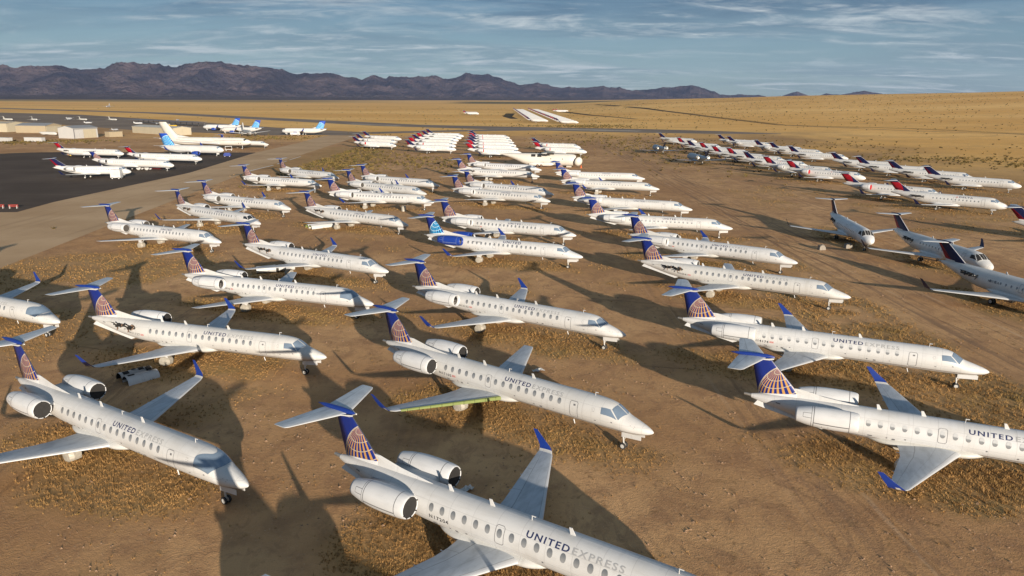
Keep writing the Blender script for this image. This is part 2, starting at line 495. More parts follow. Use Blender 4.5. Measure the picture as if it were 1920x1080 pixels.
def window_mesh(body, zc, hw, hh, side, sref=12.0, mat=None, name='cabin_window'):
    mb = MB(); c, r, w = (body.t(sref)+body.b(sref))/2, (body.t(sref)-body.b(sref))/2, body.w(sref)
    ctr = math.acos((zc-c)/r); rows = []
    for k, f in enumerate((0, .55, .85, 1.0)):
        rows.append([body.at(sref-hw*f*math.copysign(abs(math.cos(2*PI*j/20))**.85, math.cos(2*PI*j/20)), (ctr+hh*f*math.sin(2*PI*j/20)/r)*side, .010) for j in range(20)])
    o = Vector((X0-sref, 0, zc)); rows = [[p-o for p in q] for q in rows]
    mb.grid(rows, 0, close=True)
    return mb.mesh(name, mat or M['window'])
for side, k in ((1, 'r'), (-1, 'l')):
    ERJ['win'+k] = window_mesh(erj, 2.93, .165, .25, side)
ERJ['winpale'] = window_mesh(erj, 2.93, .165, .25, 1, mat=M['window_pale'])
ERJ['win_s'] = [7.6+.79*i for i in range(16)]

def rect(s0, s1, t0, t1, n=4):
    c = .10
    tc = c/1.14*57.3
    return [(s0+c, t0), (s1-c, t0), (s1, t0+tc), (s1, t1-tc), (s1-c, t1), (s0+c, t1), (s0, t1-tc), (s0, t0+tc)]
mb = MB()
erj.ribbon(mb, rect(5.93, 6.62, 56, 125), .035)
erj.patch(mb, [(6.12, 66), (6.30, 66), (6.30, 73), (6.12, 73)], 2, 2, .010)
ERJ['door'] = mb.mesh('service_door', M['ink'])
mb = MB()
erj.ribbon(mb, rect(5.75, 6.75, -50, -128), .035)
ERJ['door_l'] = mb.mesh('passenger_door', M['ink'])
mb = MB(); erj.ribbon(mb, rect(14.42, 14.98, 48, 102), .028); ERJ['exit'] = mb.mesh('exit_hatch', M['ink'])
mb = MB()
for s, t, a, b in ((2.95, 92, .12, .09), (1.55, 62, .07, .05), (1.3, 74, .07, .05), (1.25, 60, .07, .05), (9.3, 118, .22, .16), (10.0, 116, .12, .12), (11.9, 104, .10, .10), (17.6, 120, .20, .22), (18.1, 118, .10, .10), (16.9, 112, .12, .10), (25.6, 78, .34, .16), (19.1, 120, .3, .12), (4.3, 108, .16, .06), (8.1, 112, .1, .06)):
    for sg in (1, -1): erj.patch(mb, [(s, t*sg), (s+a, t*sg), (s+a, (t+b*50)*sg), (s, (t+b*50)*sg)], 2, 2, .010)
for k in range(6):
    a = k*PI/3; erj.patch(mb, [(4.55+.1*math.cos(a), 66+7*math.sin(a)), (4.59+.1*math.cos(a), 66+7*math.sin(a)), (4.59+.1*math.cos(a), 68+7*math.sin(a)), (4.55+.1*math.cos(a), 68+7*math.sin(a))], 1, 1, .009)
ERJ['vents'] = mb.mesh('access_panels', M['ink'])

def word(txt, size, s_aft, t, mat, fit, bold):
    mb = MB(); l = lettering(mb, erj, txt, size, s_aft, t, 0, 1, fitlen=fit, bold=bold)
    return mb.mesh('lettering_'+txt.lower(), mat), l
for key, (sz, s0, t0, f1, f2, b1, b2, m2) in {'titles': (.50, 13.15, 53, 2.62, 2.95, .010, .006, 'greytext'), 'titles_faded': (.50, 13.15, 53, 2.62, 2.95, .010, .004, 'palegrey'), 'titles_big': (.66, 13.3, 50, 3.1, 3.0, .016, .003, 'palegrey')}.items():
    m1, l = word('UNITED', sz, s0, t0, M['navytext'], f1, b1)
    ERJ[key] = (m1, word('EXPRESS', sz*(.86 if key == 'titles_big' else 1), s0-l-.14, t0+(1 if key == 'titles_big' else 0), M[m2], f2, b2)[0])
def registration(txt, s=21.0, t=97, flag=True, size=.34):
    mb = MB(); l = lettering(mb, erj, txt, size, s, t, 0, 1, fitlen=.235*len(txt), bold=.006)
    if flag:
        for i in range(3): erj.patch(mb, [(s-l-.1, t-11+i*3.2), (s-l-.5, t-11+i*3.2), (s-l-.5, t-9.2+i*3.2), (s-l-.1, t-9.2+i*3.2)], 2, 1, .010, 1)
    return mb.mesh('registration', [M['blacktext'], M['flag']])
REG = {}
def reg(txt, **k):
    if (txt, tuple(k.items())) not in REG: REG[(txt, tuple(k.items()))] = registration(txt, **k)
    return REG[(txt, tuple(k.items()))]

WSEC = [(.5, 1.56, 12.95, 4.75, .115), (1.15, 1.62, 13.4, 4.05, .115), (2.2, 1.70, 13.95, 3.42, .11), (3.4, 1.80, 14.52, 2.9, .11), (6.3, 2.05, 15.92, 2.03, .105), (9.2, 2.30, 17.3, 1.17, .10), (9.42, 2.33, 17.46, 1.0, .06)]
for sg, k in ((1, 'l'), (-1, 'r')):
    mb = MB(); lifting(mb, WSEC, X0, 12, 0, sg)
    for y in (2.6, 4.6, 6.4):      # flap track fairings
        f = np.interp(y, [q[0] for q in WSEC], range(len(WSEC))); i = int(f); g = f-i
        s = WSEC[i][2]*(1-g)+WSEC[i+1][2]*g; c = WSEC[i][3]*(1-g)+WSEC[i+1][3]*g; z = WSEC[i][1]*(1-g)+WSEC[i+1][1]*g
        mb.tube((X0-s-c*.55, y*sg, z-.10), (X0-s-c*1.06, y*sg, z-.04), .09, .03, 8, 0)
    ERJ['wing'+k] = mb.mesh('wing', [M['wing']])
    mb = MB(); lifting(mb, WSEC, X0, 12, 0, sg)
    # leading edge stripped of its skin: green primer spar
    mb.add([(X0-13.25, sg*1.2, 1.56), (X0-13.25, sg*1.2, 1.82), (X0-17.12, sg*8.9, 2.34), (X0-17.12, sg*8.9, 2.22)], [(0, 1, 2, 3)], 1, None, False)
    mb.add([(X0-13.25, sg*1.2, 1.82), (X0-13.45, sg*1.2, 1.86), (X0-17.22, sg*8.9, 2.385), (X0-17.12, sg*8.9, 2.34)], [(0, 1, 2, 3)], 1, None, False)
    for y in np.linspace(1.6, 8.4, 9): mb.box((X0-13.27-(y-1.2)*.502-.02, sg*y, 1.68+(y-1.2)*.077), (.06, .08, .34-.02*y), 2)
    ERJ['wing_stripped'+k] = mb.mesh('wing_without_slat', [M['wing'], M['lime'], M['dark']])
    mb = MB()
    lifting(mb, [(9.40, 2.33, 17.44, 1.02, .09), (9.62, 2.40, 17.58, .98, .08), (9.76, 2.58, 17.78, .86, .075), (9.86, 2.95, 18.28, .64, .07), (9.99, 3.52, 18.98, .34, .06)], X0, 10, 0, sg)
    for q in range(len(mb.f)):     # the blended root stays bare metal
        if max(mb.v[i][2] for i in mb.f[q]) < 2.56: mb.mi[q] = 1
    ERJ['winglet'+k] = mb.mesh('winglet', [M['blue'], M['fair']])
    mb = MB(); lifting(mb, [(.05, 6.50, 26.95, 2.05, .09), (.6, 6.52, 27.12, 1.95, .09), (3.55, 6.60, 28.25, 1.15, .08), (3.78, 6.61, 28.42, .95, .06)], X0, 10, 0, sg)
    ERJ['tailplane'+k] = mb.mesh('tailplane', [M['tailplane']])

fair = Body([(11.6, 1.75, 1.55, .25), (12.2, 1.95, 1.34, .80), (13.2, 2.02, 1.17, 1.16), (15.0, 2.03, 1.10, 1.24), (17.3, 2.02, 1.13, 1.20), (18.6, 1.93, 1.26, .95), (19.6, 1.78, 1.44, .35), (19.9, 1.68, 1.52, .08)], X0, 32)
fair.b0 = 11.6
mb = MB(); n = 32
mb.grid([[fair.at(s, 2*PI*j/n) for j in range(n+1)] for s in np.linspace(11.6, 19.9, 26)])
ERJ['fairing'] = mb.mesh('belly_fairing', M['fair'])

mb = MB(); finplate(mb, 23.92, 26.62, 27.30, 28.02, 3.50, 6.48, X0, .13)
LEk = (26.62-23.92)/(6.48-3.50)
le = (X0-23.92+LEk*3.50, -LEk)
fin_globe = globe_fin('globe_fin_gold', (.46, .25, .075), (.007, .020, .155), (.40, .35, .28), X0-24.75, 3.65, 2.60, le, base=(3.55+.133*(27.3-X0), .133))
fin_globe_cyan = globe_fin('globe_fin_cyan', (.06, .42, .68), (.010, .022, .17), (.62, .78, .84), X0-24.75, 3.65, 2.60, le, base=(3.55+.133*(27.3-X0), .133))
def remat(me, name, mats):
    m2 = me.copy(); m2.name = name; m2.materials.clear()
    for m in mats: m2.materials.append(m)
    return m2
ERJ['fin'] = mb.mesh('fin', fin_globe)
ERJ['fin_cyan'] = remat(ERJ['fin'], 'fin_cyan', [fin_globe_cyan])
mb = MB()
pr = []
for z, a, b in ((3.45, 19.6, 24.6), (3.72, 20.2, 24.6), (4.0, 22.6, 24.75), (4.34, 24.3, 24.95)):
    pr.append((z, a, b))
rows = []
for z, a, b in pr:
    c = b-a; w = .11 if z < 3.9 else .06
    rows.append([(X0-a, 0, z), (X0-a-c*.2, w*.6, z), (X0-a-c*.6, w, z), (X0-b, w, z), (X0-b, -w, z), (X0-a-c*.6, -w, z), (X0-a-c*.2, -w*.6, z)])
mb.grid(rows, 0, close=True, smooth=False)
mb.add(rows[-1], [tuple(range(7))], 0, None, False)
ERJ['dorsal'] = mb.mesh('dorsal_fin', M['white'])
mb = MB()
mb.rev([(-26.35, .02), (-26.5, .10), (-26.9, .17), (-27.6, .19), (-28.4, .17), (-29.1, .11), (-29.6, .03), (-29.62, .0)], (X0, 0, 6.62), 14, 0)
ERJ['bullet'] = mb.mesh('bullet_fairing', M['blue'])
mb = MB()
for sg in (1, -1):
    mb.add([(X0-26.35, sg*.20, 6.50), (X0-26.95, sg*.42, 6.56), (X0-27.35, sg*.30, 6.40), (X0-26.7, sg*.16, 6.36)], [(0, 1, 2, 3)], 0, None, False)
    mb.tube((X0-26.4, sg*.16, 6.52), (X0-27.3, sg*.5, 6.50), .05, .04, 8, 0)
ERJ['hinge'] = mb.mesh('tailplane_hinge', M['fair'])
mb = MB()
for sg in (1, -1):
    a0, a1 = erj.at(22.0, R(152)*sg, -.02), erj.at(27.3, R(152)*sg, -.02)
    out = Vector((0, -sg*.50, -.87))
    b0, b1 = a0+out*.20+Vector((-.5, 0, 0)), a1+out*.36+Vector((-.25, 0, 0))
    th = Vector((0, .03, -.02*sg))
    mb.add([a0, a1, b1, b0, a0+th, a1+th, b1+th, b0+th], [(0, 1, 2, 3), (7, 6, 5, 4), (0, 3, 7, 4), (1, 5, 6, 2), (3, 2, 6, 7)], 0, None, False)
ERJ['strake'] = mb.mesh('ventral_strakes', M['white'])
def antenna(h, w):
    mb = MB(); prof = [(0, 0), (w, 0), (w*1.25, h), (w*.75, h)]
    mb.prism([(-p[0], p[1]) for p in prof], -.025, .025); return mb.mesh('antenna', M['white'])
ERJ['antenna'] = antenna(.40, .32)
mb = MB(); mb.tube((0, 0, 0), (.02, 0, .28), .03, .02, 6); mb.box((.12, 0, .29), (.26, .04, .05)); ERJ['probe'] = mb.mesh('probe', M['white'])

NPROF = [(-.32, .50), (-.16, .56), (-.03, .625), (0, .648), (-.03, .675), (-.14, .715), (-.4, .755), (-.9, .785), (-1.6, .80), (-2.4, .79), (-3.02, .745), (-3.6, .66), (-4.15, .54), (-4.3, .50), (-4.25, .46), (-3.7, .44)]
def nacelle(center, sg, mat, prof=NPROF, pyl=True, body=M['white']):
    mb = MB()
    rows, uvs = [], []
    n = 32
    for (x, r) in prof:
        rows.append([(center[0]+x, center[1]+r*math.sin(2*PI*j/n)*-sg, center[2]+r*math.cos(2*PI*j/n)) for j in range(n+1)])
        uvs.append([(abs(x), j/n) for j in range(n+1)])
    mb.grid(rows, 0, uvs)
    if pyl:
        x0, y0, z0 = center; ln = -prof[-3][0]
        ys = [y0*.36, y0*.72]
        lo = [(x0-.5, -.11), (x0-.9, .13), (x0-ln*.55, .15), (x0-ln*.97, .02), (x0-ln*.55, -.15), (x0-.9, -.14)]
        rows = [[(a, y, z0+b+.02) for a, b in lo] for y in ys]
        mb.grid(rows, 1, close=True)
    return mb.mesh('nacelle', [mat, body])
for sg, k in ((1, 'l'), (-1, 'r')):
    ctr = (X0-20.15, sg*2.08, 3.18)
    ERJ['eng'+k] = nacelle(ctr, sg, M['nacelle'])
    ERJ['eng_blue'+k] = nacelle(ctr, sg, M['nacelle_blue'])
    mb = MB(); n = 24
    mb.tube((ctr[0]-.30, ctr[1], ctr[2]), (ctr[0]-.33, ctr[1], ctr[2]), .53, .53, n, 0)
    mb.tube((ctr[0]-.05, ctr[1], ctr[2]), (ctr[0]-.3, ctr[1], ctr[2]), .02, .17, 12, 1)
    for q in range(18):
        a = 2*PI*q/18; b = a+.22
        p = lambda an, r, x: (ctr[0]+x, ctr[1]+r*math.sin(an), ctr[2]+r*math.cos(an))
        mb.add([p(a, .16, -.24), p(b, .16, -.28), p(b, .51, -.28), p(a, .51, -.22)], [(0, 1, 2, 3)], 1, None, False)
    ERJ['fan'+k] = mb.mesh('engine_fan', [M['dark'], M['fanmetal']])
    mb = MB(); mb.tube((ctr[0]-.035, ctr[1], ctr[2]), (ctr[0]-.14, ctr[1], ctr[2]), .632, .60, 28, 0)
    ERJ['disc'+k] = mb.mesh('intake_cover', M['cover'])
    mb = MB(); mb.tube((ctr[0]-.045, ctr[1], ctr[2]), (ctr[0]-.12, ctr[1], ctr[2]), .625, .60, 28, 0)
    for q in range(7):
        a = q*.9+.5*math.sin(q*7); mb.box((ctr[0]-.01, ctr[1]+.625*math.sin(a), ctr[2]+.625*math.cos(a)), (.10, .07+.03*math.sin(q*3), .06), 0)
    ERJ['void'+k] = mb.mesh('intake_dark', M['dark'])  # open intake: dark disc stands for the shade inside, notched at the rim
    mb = MB(); mb.tube((ctr[0]-.0, ctr[1], ctr[2]), (ctr[0]+.03, ctr[1], ctr[2]), .655, .60, 28, 0)
    ERJ['whitecover'+k] = mb.mesh('intake_cover_white', M['fair'])
    # engine taken off: hole, pylon rib, pipes and mounts
    mb = MB(); rr = np.random.default_rng(5)
    sgn = -sg
    lo = [(21.1, 96), (21.6, 84), (22.7, 78), (23.6, 79), (24.3, 84), (25.0, 92), (24.2, 98), (23.2, 103), (22.0, 104)]
    c = erj.at(22.9, R(66)*sgn, .016)
    mb.add([erj.at(s, R(t*.70+2)*sgn, .016) for s, t in lo]+[c], [(i, (i+1) % len(lo), len(lo)) for i in range(len(lo))], 0, None, False)
    for q in range(26):
        s = rr.uniform(21.4, 24.4); t = rr.uniform(59, 74); p0 = erj.at(s, R(t)*sgn, .0); o = Vector((rr.uniform(-.3, .3), sg*rr.uniform(.10, .34), rr.uniform(-.2, .2)))
        mb.tube(p0, p0+o, rr.uniform(.03, .09), None, 6, 0 if q % 3 else int(rr.integers(1, 3)))
    for s in (22.0, 23.5):
        p0 = erj.at(s, R(66)*sgn, 0); mb.box((p0.x, p0.y+sg*.22, p0.z), (.14, .4, .34), 0, 0)
        mb.tube(p0+Vector((0, sg*.3, .1)), p0+Vector((-.1, sg*.52, .36)), .045, None, 6, 3)
        mb.tube(p0+Vector((0, sg*.3, -.1)), p0+Vector((.1, sg*.5, -.42)), .05, None, 6, 1)
    # sharp ends of the pylon fairing
    for sx, d in ((21.2, 1), (24.9, -1)):
        p0 = erj.at(sx, R(66)*sgn, .01)
        mb.add([p0+Vector((.55*d, 0, 0)), p0+Vector((-.25*d, sg*.10, .10)), p0+Vector((-.25*d, sg*.10, -.10))], [(0, 1, 2)], 4, None, False)
    ERJ['stub'+k] = mb.mesh('engine_mount', [M['dark'], M['rust'], M['metal'], M['fair'], M['fair']])
    mb = MB(); x, y = X0-16.95, sg*2.05
    mb.tube((x, y, .45), (x-.05, y*.97, 1.55), .09, .11, 10, 2); mb.tube((x+.5, y*.8, 1.5), (x, y, .6), .05, None, 8, 2)
    mb.box((x+.05, y*1.09, 1.15), (.75, .04, .62), 3)
    ERJ['mg_strut'+k] = mb.mesh('landing_gear_strut', [M['rubber'], M['metal'], M['fair'], M['white']])
ERJ['mg_wheel'] = None
mb = MB(); wheel(mb, (0, 0, 0), .39, .24); ERJ['wheel'] = mb.mesh('wheel', [M['rubber'], M['fair']])
mb = MB()
rr = np.random.default_rng(3); rows = []
for yy, q in ((-.46, .15), (-.44, .48), (-.12, .56), (.14, .55), (.44, .49), (.46, .15)):
    rows.append([((q+rr.uniform(-.035, .035))*math.sin(2*PI*j/14), yy+rr.uniform(-.02, .02), max(-.425, (q+rr.uniform(-.03, .03))*math.cos(2*PI*j/14))) for j in range(14)])
mb.grid(rows, 0, close=True, smooth=False); mb.add(rows[0], [tuple(range(14))[::-1]]); mb.add(rows[-1], [tuple(range(14))])
ERJ['wrap'] = mb.mesh('wheel_cover', M['wrap'])
mb = MB(); mb.tube((X0-2.4, 0, .35), (X0-2.55, 0, 1.55), .065, .08, 10, 0); mb.tube((X0-2.4, -.22, .33), (X0-2.4, .22, .33), .05, None, 8, 0); mb.tube((X0-2.0, 0, 1.5), (X0-2.4, 0, .75), .04, None, 8, 0)
ERJ['ng_strut'] = mb.mesh('landing_gear_strut', M['fair'])
mb = MB()
for sg in (1, -1): mb.prism([(X0-.85, 1.60), (X0-2.45, 1.48), (X0-2.45, 1.10), (X0-.85, 1.22)], sg*.30, sg*.34)
ERJ['ng_door'] = mb.mesh('gear_doors', M['white'])
mb = MB(); wheel(mb, (0, 0, 0), .26, .16); ERJ['nwheel'] = mb.mesh('nose_wheel', [M['rubber'], M['fair']])
mb = MB(); mb.tube((0, 0, 0), (.12, 0, -.34), .05, .04, 8); ERJ['drain'] = mb.mesh('drain_mast', M['white'])

def erj_place(nose, yaw, label, eng=('disc', 'disc'), wl=('1', '1'), shield='shade', titles='titles', regtxt=None, windows=True, fin='fin', wings=('', ''), near=True, grp='white regional jets with blue globe tails parked on the dirt', port=False, scale=1.0, engmat='eng', wrapped=True):
    """eng, wl, wings are (starboard, port)"""
    a = R(yaw); x, y = nose[0]-X0*math.cos(a), nose[1]-X0*math.sin(a)
    r = thing('regional_jet', label, 'airplane', (x, y, 0), a, grp)
    f = put('fuselage', ERJ['fuselage'], r)
    put('windshield', ERJ[{'shade': 'windshield', 'full': 'windshield_full', 'dark': 'windshield_dark'}[shield]], f)
    if titles:
        for me in ERJ[titles]: put('lettering', me, f)
    if regtxt: put('registration', regtxt, f)
    if windows:
        for i, s in enumerate(ERJ['win_s']):
            put('window', ERJ['winpale' if eng[0] == 'whitecover' else 'winr'], f, (X0-s, 0, 2.93))
            if port: put('window', ERJ['winl'], f, (X0-s, 0, 2.93))
    if near:
        put('service_door', ERJ['door'], f); put('exit_hatch', ERJ['exit'], f)
        put('access_panels', ERJ['vents'], f)
        if port: put('passenger_door', ERJ['door_l'], f)
        for s in (18.6, 15.7, 10.6): put('antenna', ERJ['antenna'], f, (X0-s, 0, 3.67))
        for s in (13.3, 5.0): put('probe', ERJ['probe'], f, (X0-s, 0, 3.66))
        put('drain_mast', ERJ['drain'], f, (X0-6.6, -.5, 1.45))
    put('belly_fairing', ERJ['fairing'], r)
    put('strakes', ERJ['strake'], r)
    for i, k in ((0, 'r'), (1, 'l')):
        w = put('wing', ERJ['wing'+wings[i]+k], r)
        if wl[i] == '1': put('winglet', ERJ['winglet'+k], w)
        put('tailplane', ERJ['tailplane'+k], r)
        e = eng[i]
        if e == 'stub': put('engine_mount', ERJ['stub'+k], r)
        else:
            en = put('engine', ERJ[engmat+k], r)
            put({'disc': 'intake_cover', 'fan': 'fan', 'void': 'intake_dark', 'whitecover': 'intake_cover'}[e], ERJ[e+k], en)
        g = put('main_gear', ERJ['mg_strut'+k], r)
        sg = -1 if k == 'r' else 1
        if wrapped: put('wheel_cover', ERJ['wrap'], g, (X0-16.95, sg*2.05, .425))
        else:
            for dy in (-.2, .2): put('wheel', ERJ['wheel'], g, (X0-16.95, sg*2.05+dy, .39))
    fn = put('fin', ERJ[fin], r)
    put('dorsal_fin', ERJ['dorsal'], r)
    put('bullet_fairing', ERJ['bullet'], fn); put('tailplane_hinge', ERJ['hinge'], fn)
    g = put('nose_gear', ERJ['ng_strut'], r)
    put('gear_doors', ERJ['ng_door'], g)
    for dy in (-.17, .17): put('wheel', ERJ['nwheel'], g, (X0-2.4, dy, .26))
    return r

# ------------------------------------------------------------------ rounder regional jet with navy and red fin
CX = 13.0
def crj_kit(plug=0.0, grey=False):
    K = {'plug': plug}; p = plug
    def q(s): return s if s < 6 else s+p
    st = [(0, 2.10, 2.02, .03), (.08, 2.27, 1.90, .19), (.25, 2.44, 1.74, .39), (.6, 2.66, 1.55, .68), (1.2, 2.91, 1.38, .96), (1.65, 3.06, 1.30, 1.10), (2.2, 3.45, 1.25, 1.20), (2.75, 3.72, 1.22, 1.265), (3.6, 3.86, 1.20, 1.32), (4.8, 3.90, 1.20, 1.345),
          (15.5, 3.90, 1.20, 1.345), (17.6, 3.90, 1.32, 1.32), (19.6, 3.89, 1.68, 1.16), (21.6, 3.84, 2.2, .86), (23.4, 3.72, 2.75, .52), (24.6, 3.58, 3.05, .27), (24.9, 3.5, 3.15, .17)]
    b = Body([(q(s), t, u, w) for s, t, u, w in st], CX+p*.5); K['body'] = b; x0 = b.x0
    mb = b.shell('f', None, [4.8*(i/26)**1.5 for i in range(27)] + list(np.linspace(4.8, 24.9+p, 36))[1:])
    mb.add([b.at(24.9+p, 2*PI*j/16) for j in range(16)], [tuple(range(16))], 0, None, False)
    mb.tube((x0-24.8-p, 0, 3.3), (x0-25.3-p, 0, 3.36), .15, .12, 10, 1)
    K['fuselage'] = mb.mesh('jet_fuselage', [M['blue_grey'] if grey else M['crj_body'], M['metal']])
    mb = MB()
    for sg in (1, -1):
        b.patch(mb, [(1.68, 3*sg), (2.5, 3*sg), (2.62, 36*sg), (1.95, 56*sg)], 8, 8, .014)
        b.patch(mb, [(2.02, 59*sg), (2.70, 39*sg), (3.35, 45*sg), (3.25, 68*sg)], 6, 6, .014)
    K['windshield'] = mb.mesh('jet_windshield', M['shade'])
    mb2 = MB()
    for sg in (1, -1):
        b.patch(mb2, [(1.62, 1*sg), (2.66, 1*sg), (2.75, 38*sg), (1.9, 60*sg)], 8, 8, .016)
        b.patch(mb2, [(1.95, 60*sg), (2.78, 40*sg), (3.45, 44*sg), (3.35, 70*sg)], 6, 6, .016)
        b.patch(mb2, [(1.70, 18*sg), (2.6, 18*sg), (2.62, 21*sg), (1.72, 23*sg)], 3, 3, .022, 1)
        b.patch(mb2, [(1.95, 57*sg), (2.74, 38*sg), (2.84, 41*sg), (2.08, 61*sg)], 3, 3, .022, 1)
        for i in range(5): b.patch(mb2, [(2.4+.12*i, (12+7*i)*sg), (2.75+.08*i, (11+7*i)*sg), (2.8+.08*i, (16+7*i)*sg), (2.6+.1*i, (17+7*i)*sg)], 2, 2, .02, 1 if i % 2 else 0)
    K['windshield_dark'] = mb2.mesh('jet_windshield_stripped', [M['dark'], M['crj_body']])
    for side, k in ((1, 'r'), (-1, 'l')):
        mb = MB(); c, r = 2.55, 1.35; ctr = math.acos((2.86-c)/r)
        rows = [[b.at(12.0-.135*f*math.cos(2*PI*j/14), (ctr+.19*f*math.sin(2*PI*j/14)/r)*side, .010)-Vector((x0-12, 0, 2.86)) for j in range(14)] for f in (0, .6, 1)]
        mb.grid(rows, 0, close=True); K['win'+k] = mb.mesh('cabin_window', M['window'])
    n = 13 if p == 0 else 24
    K['win_s'] = [5.7+.80*i for i in range(n)]
    K['x0'] = x0
    h = p*.5
    ws = [(.6, 1.38, 9.5+h, 5.5, .115), (1.35, 1.42, 10.1+h, 4.75, .115), (3.7, 1.56, 11.95+h, 2.95, .11), (9.7, 2.0, 15.2+h, 1.30, .10), (9.95, 2.02, 15.38+h, 1.1, .07)]
    for sg, k in ((1, 'l'), (-1, 'r')):
        mb = MB(); lifting(mb, ws, x0, 10, 0, sg); K['wing'+k] = mb.mesh('wing', [M['blue_wing'] if grey else M['crj_wing']])
        mb = MB(); lifting(mb, [(9.93, 2.02, 15.36+h, 1.12, .09), (10.15, 2.14, 15.62+h, 1.0, .08), (10.32, 2.55, 16.0+h, .8, .07), (10.55, 3.25, 16.75+h, .42, .06)], x0, 8, 0, sg)
        K['winglet'+k] = mb.mesh('winglet', M['navy'] if not grey else M['blue_grey'])
        mb = MB(); lifting(mb, [(.05, 6.22, 24.0+p, 2.2, .09), (3.0, 6.27, 25.4+p, 1.15, .08), (3.15, 6.27, 25.55+p, .95, .06)], x0, 8, 0, sg)
        K['tailplane'+k] = mb.mesh('tailplane', [M['tailplane']])
        ctr = (x0-17.0-p, sg*2.15, 3.08)
        prof = [(-.3, .58), (-.1, .62), (0, .66), (-.05, .71), (-.3, .77), (-.9, .82), (-1.7, .80), (-2.4, .68), (-2.45, .60), (-2.4, .56)]
        nm = nacelle(ctr, sg, M['nacelle'] if not grey else M['alu'], prof, True, M['crj_body'] if not grey else M['blue_grey'])
        K['eng'+k] = nm
        mb = MB(); mb.tube((ctr[0]-2.3, ctr[1], ctr[2]), (ctr[0]-3.35, ctr[1], ctr[2]), .56, .36, 18, 0); mb.tube((ctr[0]-3.2, ctr[1], ctr[2]), (ctr[0]-3.6, ctr[1], ctr[2]), .22, .04, 12, 1)
        K['nozzle'+k] = mb.mesh('exhaust_nozzle', [M['metal'], M['dark']])
        mb = MB(); mb.tube((ctr[0]-.05, ctr[1], ctr[2]), (ctr[0]+.06, ctr[1], ctr[2]), .70, .68, 22, 0); K['red'+k] = mb.mesh('intake_cover', M['redcover'])
        mb = MB(); mb.tube((ctr[0]-.26, ctr[1], ctr[2]), (ctr[0]-.3, ctr[1], ctr[2]), .61, .61, 22, 0); K['void'+k] = mb.mesh('intake_dark', M['dark'])  # recessed dark disc standing for shade inside the open intake
        mb = MB(); rr = np.random.default_rng(8); sgn = -sg
        lo = [(17.2, 92), (18.2, 82), (19.6, 80), (20.7, 87), (20.2, 97), (18.4, 99)]
        mb.add([b.at(s+p, R(t-14)*sgn, .018) for s, t in lo]+[b.at(19+p, R(75)*sgn, .018)], [(i, (i+1) % 6, 6) for i in range(6)], 0, None, False)
        for z in range(20):
            s = rr.uniform(17.3, 20.4)+p; t = rr.uniform(68, 82); p0 = b.at(s, R(t)*sgn, 0); o = Vector((rr.uniform(-.5, .5), sg*rr.uniform(.1, .5), rr.uniform(-.25, .25)))
            mb.tube(p0, p0+o, rr.uniform(.03, .1), None, 6, int(rr.integers(0, 3)))
        mb.box((x0-18.7-p, sg*1.32, 2.95), (2.4, .5, .14), 0)
        K['stub'+k] = mb.mesh('engine_mount', [M['dark'], M['dark'], M['metal']])
        mb = MB(); x, y = x0-14.2-h, sg*1.6
        mb.tube((x, y, .4), (x, y, 1.45), .11, None, 10, 2)
        for dy in (-.2, .2): wheel(mb, (x, y+dy, .37), .37, .23, 0, 1)
        K['mg'+k] = mb.mesh('landing_gear', [M['rubber'], M['fair'], M['fair']])
    mb = MB(); finplate(mb, 20.55+p, 24.2+p, 24.2+p, 26.25+p, 3.80, 6.20, x0, .14)
    sl = (24.2-20.55)/(6.20-3.80); tl = (26.25-24.2)/(6.20-3.80)
    geo = (x0-20.55-p+sl*3.80, -sl, x0-24.2-p+tl*3.80, -tl, 3.9, 6.20)
    K['fin_navy'] = mb.mesh('fin', widget_fin('fin_navy_%d' % int(p), 'navy', geo))
    K['fin_red'] = remat(K['fin_navy'], 'fin_red', [widget_fin('fin_red_%d' % int(p), 'red', geo)])
    K['fin_grey'] = remat(K['fin_navy'], 'fin_grey', [M['navy']])
    if p:
        K['fin_globe'] = remat(K['fin_navy'], 'fin_globe', [globe_fin('globe_fin_long', (.46, .25, .075), (.007, .020, .155), (.40, .35, .28), x0-22.3-p, 3.9, 2.1, (geo[0], geo[1]))])
    mb = MB()
    rows = [[(x0-a-p, w*s_, z) for a, w, s_ in ((17.6, .02, 1), (20.9, .1, 1), (24.2, .16, 1), (24.2, .16, -1), (20.9, .1, -1))] for z in (3.7, 3.9)]
    rows.append([(x0-a-p, w*s_, 3.96) for a, w, s_ in ((20.3, .02, 1), (21.0, .06, 1), (24.3, .06, 1), (24.3, .06, -1), (21.0, .06, -1))])
    mb.grid(rows, 0, close=True, smooth=False); mb.add(rows[-1], [tuple(range(5))], 0, None, False)
    K['dorsal'] = mb.mesh('dorsal_fin', M['white'] if not grey else M['blue_grey'])
    mb = MB(); mb.rev([(-23.6-p, .02), (-23.9-p, .13), (-24.8-p, .17), (-25.8-p, .13), (-26.7-p, .02)], (x0, 0, 6.26), 12, 0); K['bullet'] = mb.mesh('bullet_fairing', M['navy'])
    fb = Body([(8.6+h, 1.7, 1.5, .3), (9.6+h, 2.0, 1.2, 1.0), (11+h, 2.1, 1.02, 1.42), (14.5+h, 2.1, 1.02, 1.42), (16+h, 1.95, 1.2, .95), (17.2+h, 1.75, 1.45, .25)], x0, 24)
    mb = MB(); mb.grid([[fb.at(s, 2*PI*j/24) for j in range(25)] for s in np.linspace(8.6+h, 17.2+h, 18)]); K['fairing'] = mb.mesh('belly_fairing', M['crj_body'] if not grey else M['blue_grey'])
    mb = MB(); mb.tube((x0-2.9, 0, .3), (x0-3.0, 0, 1.4), .08, None, 8, 2)
    for dy in (-.17, .17): wheel(mb, (x0-2.9, dy, .24), .24, .15, 0, 1)
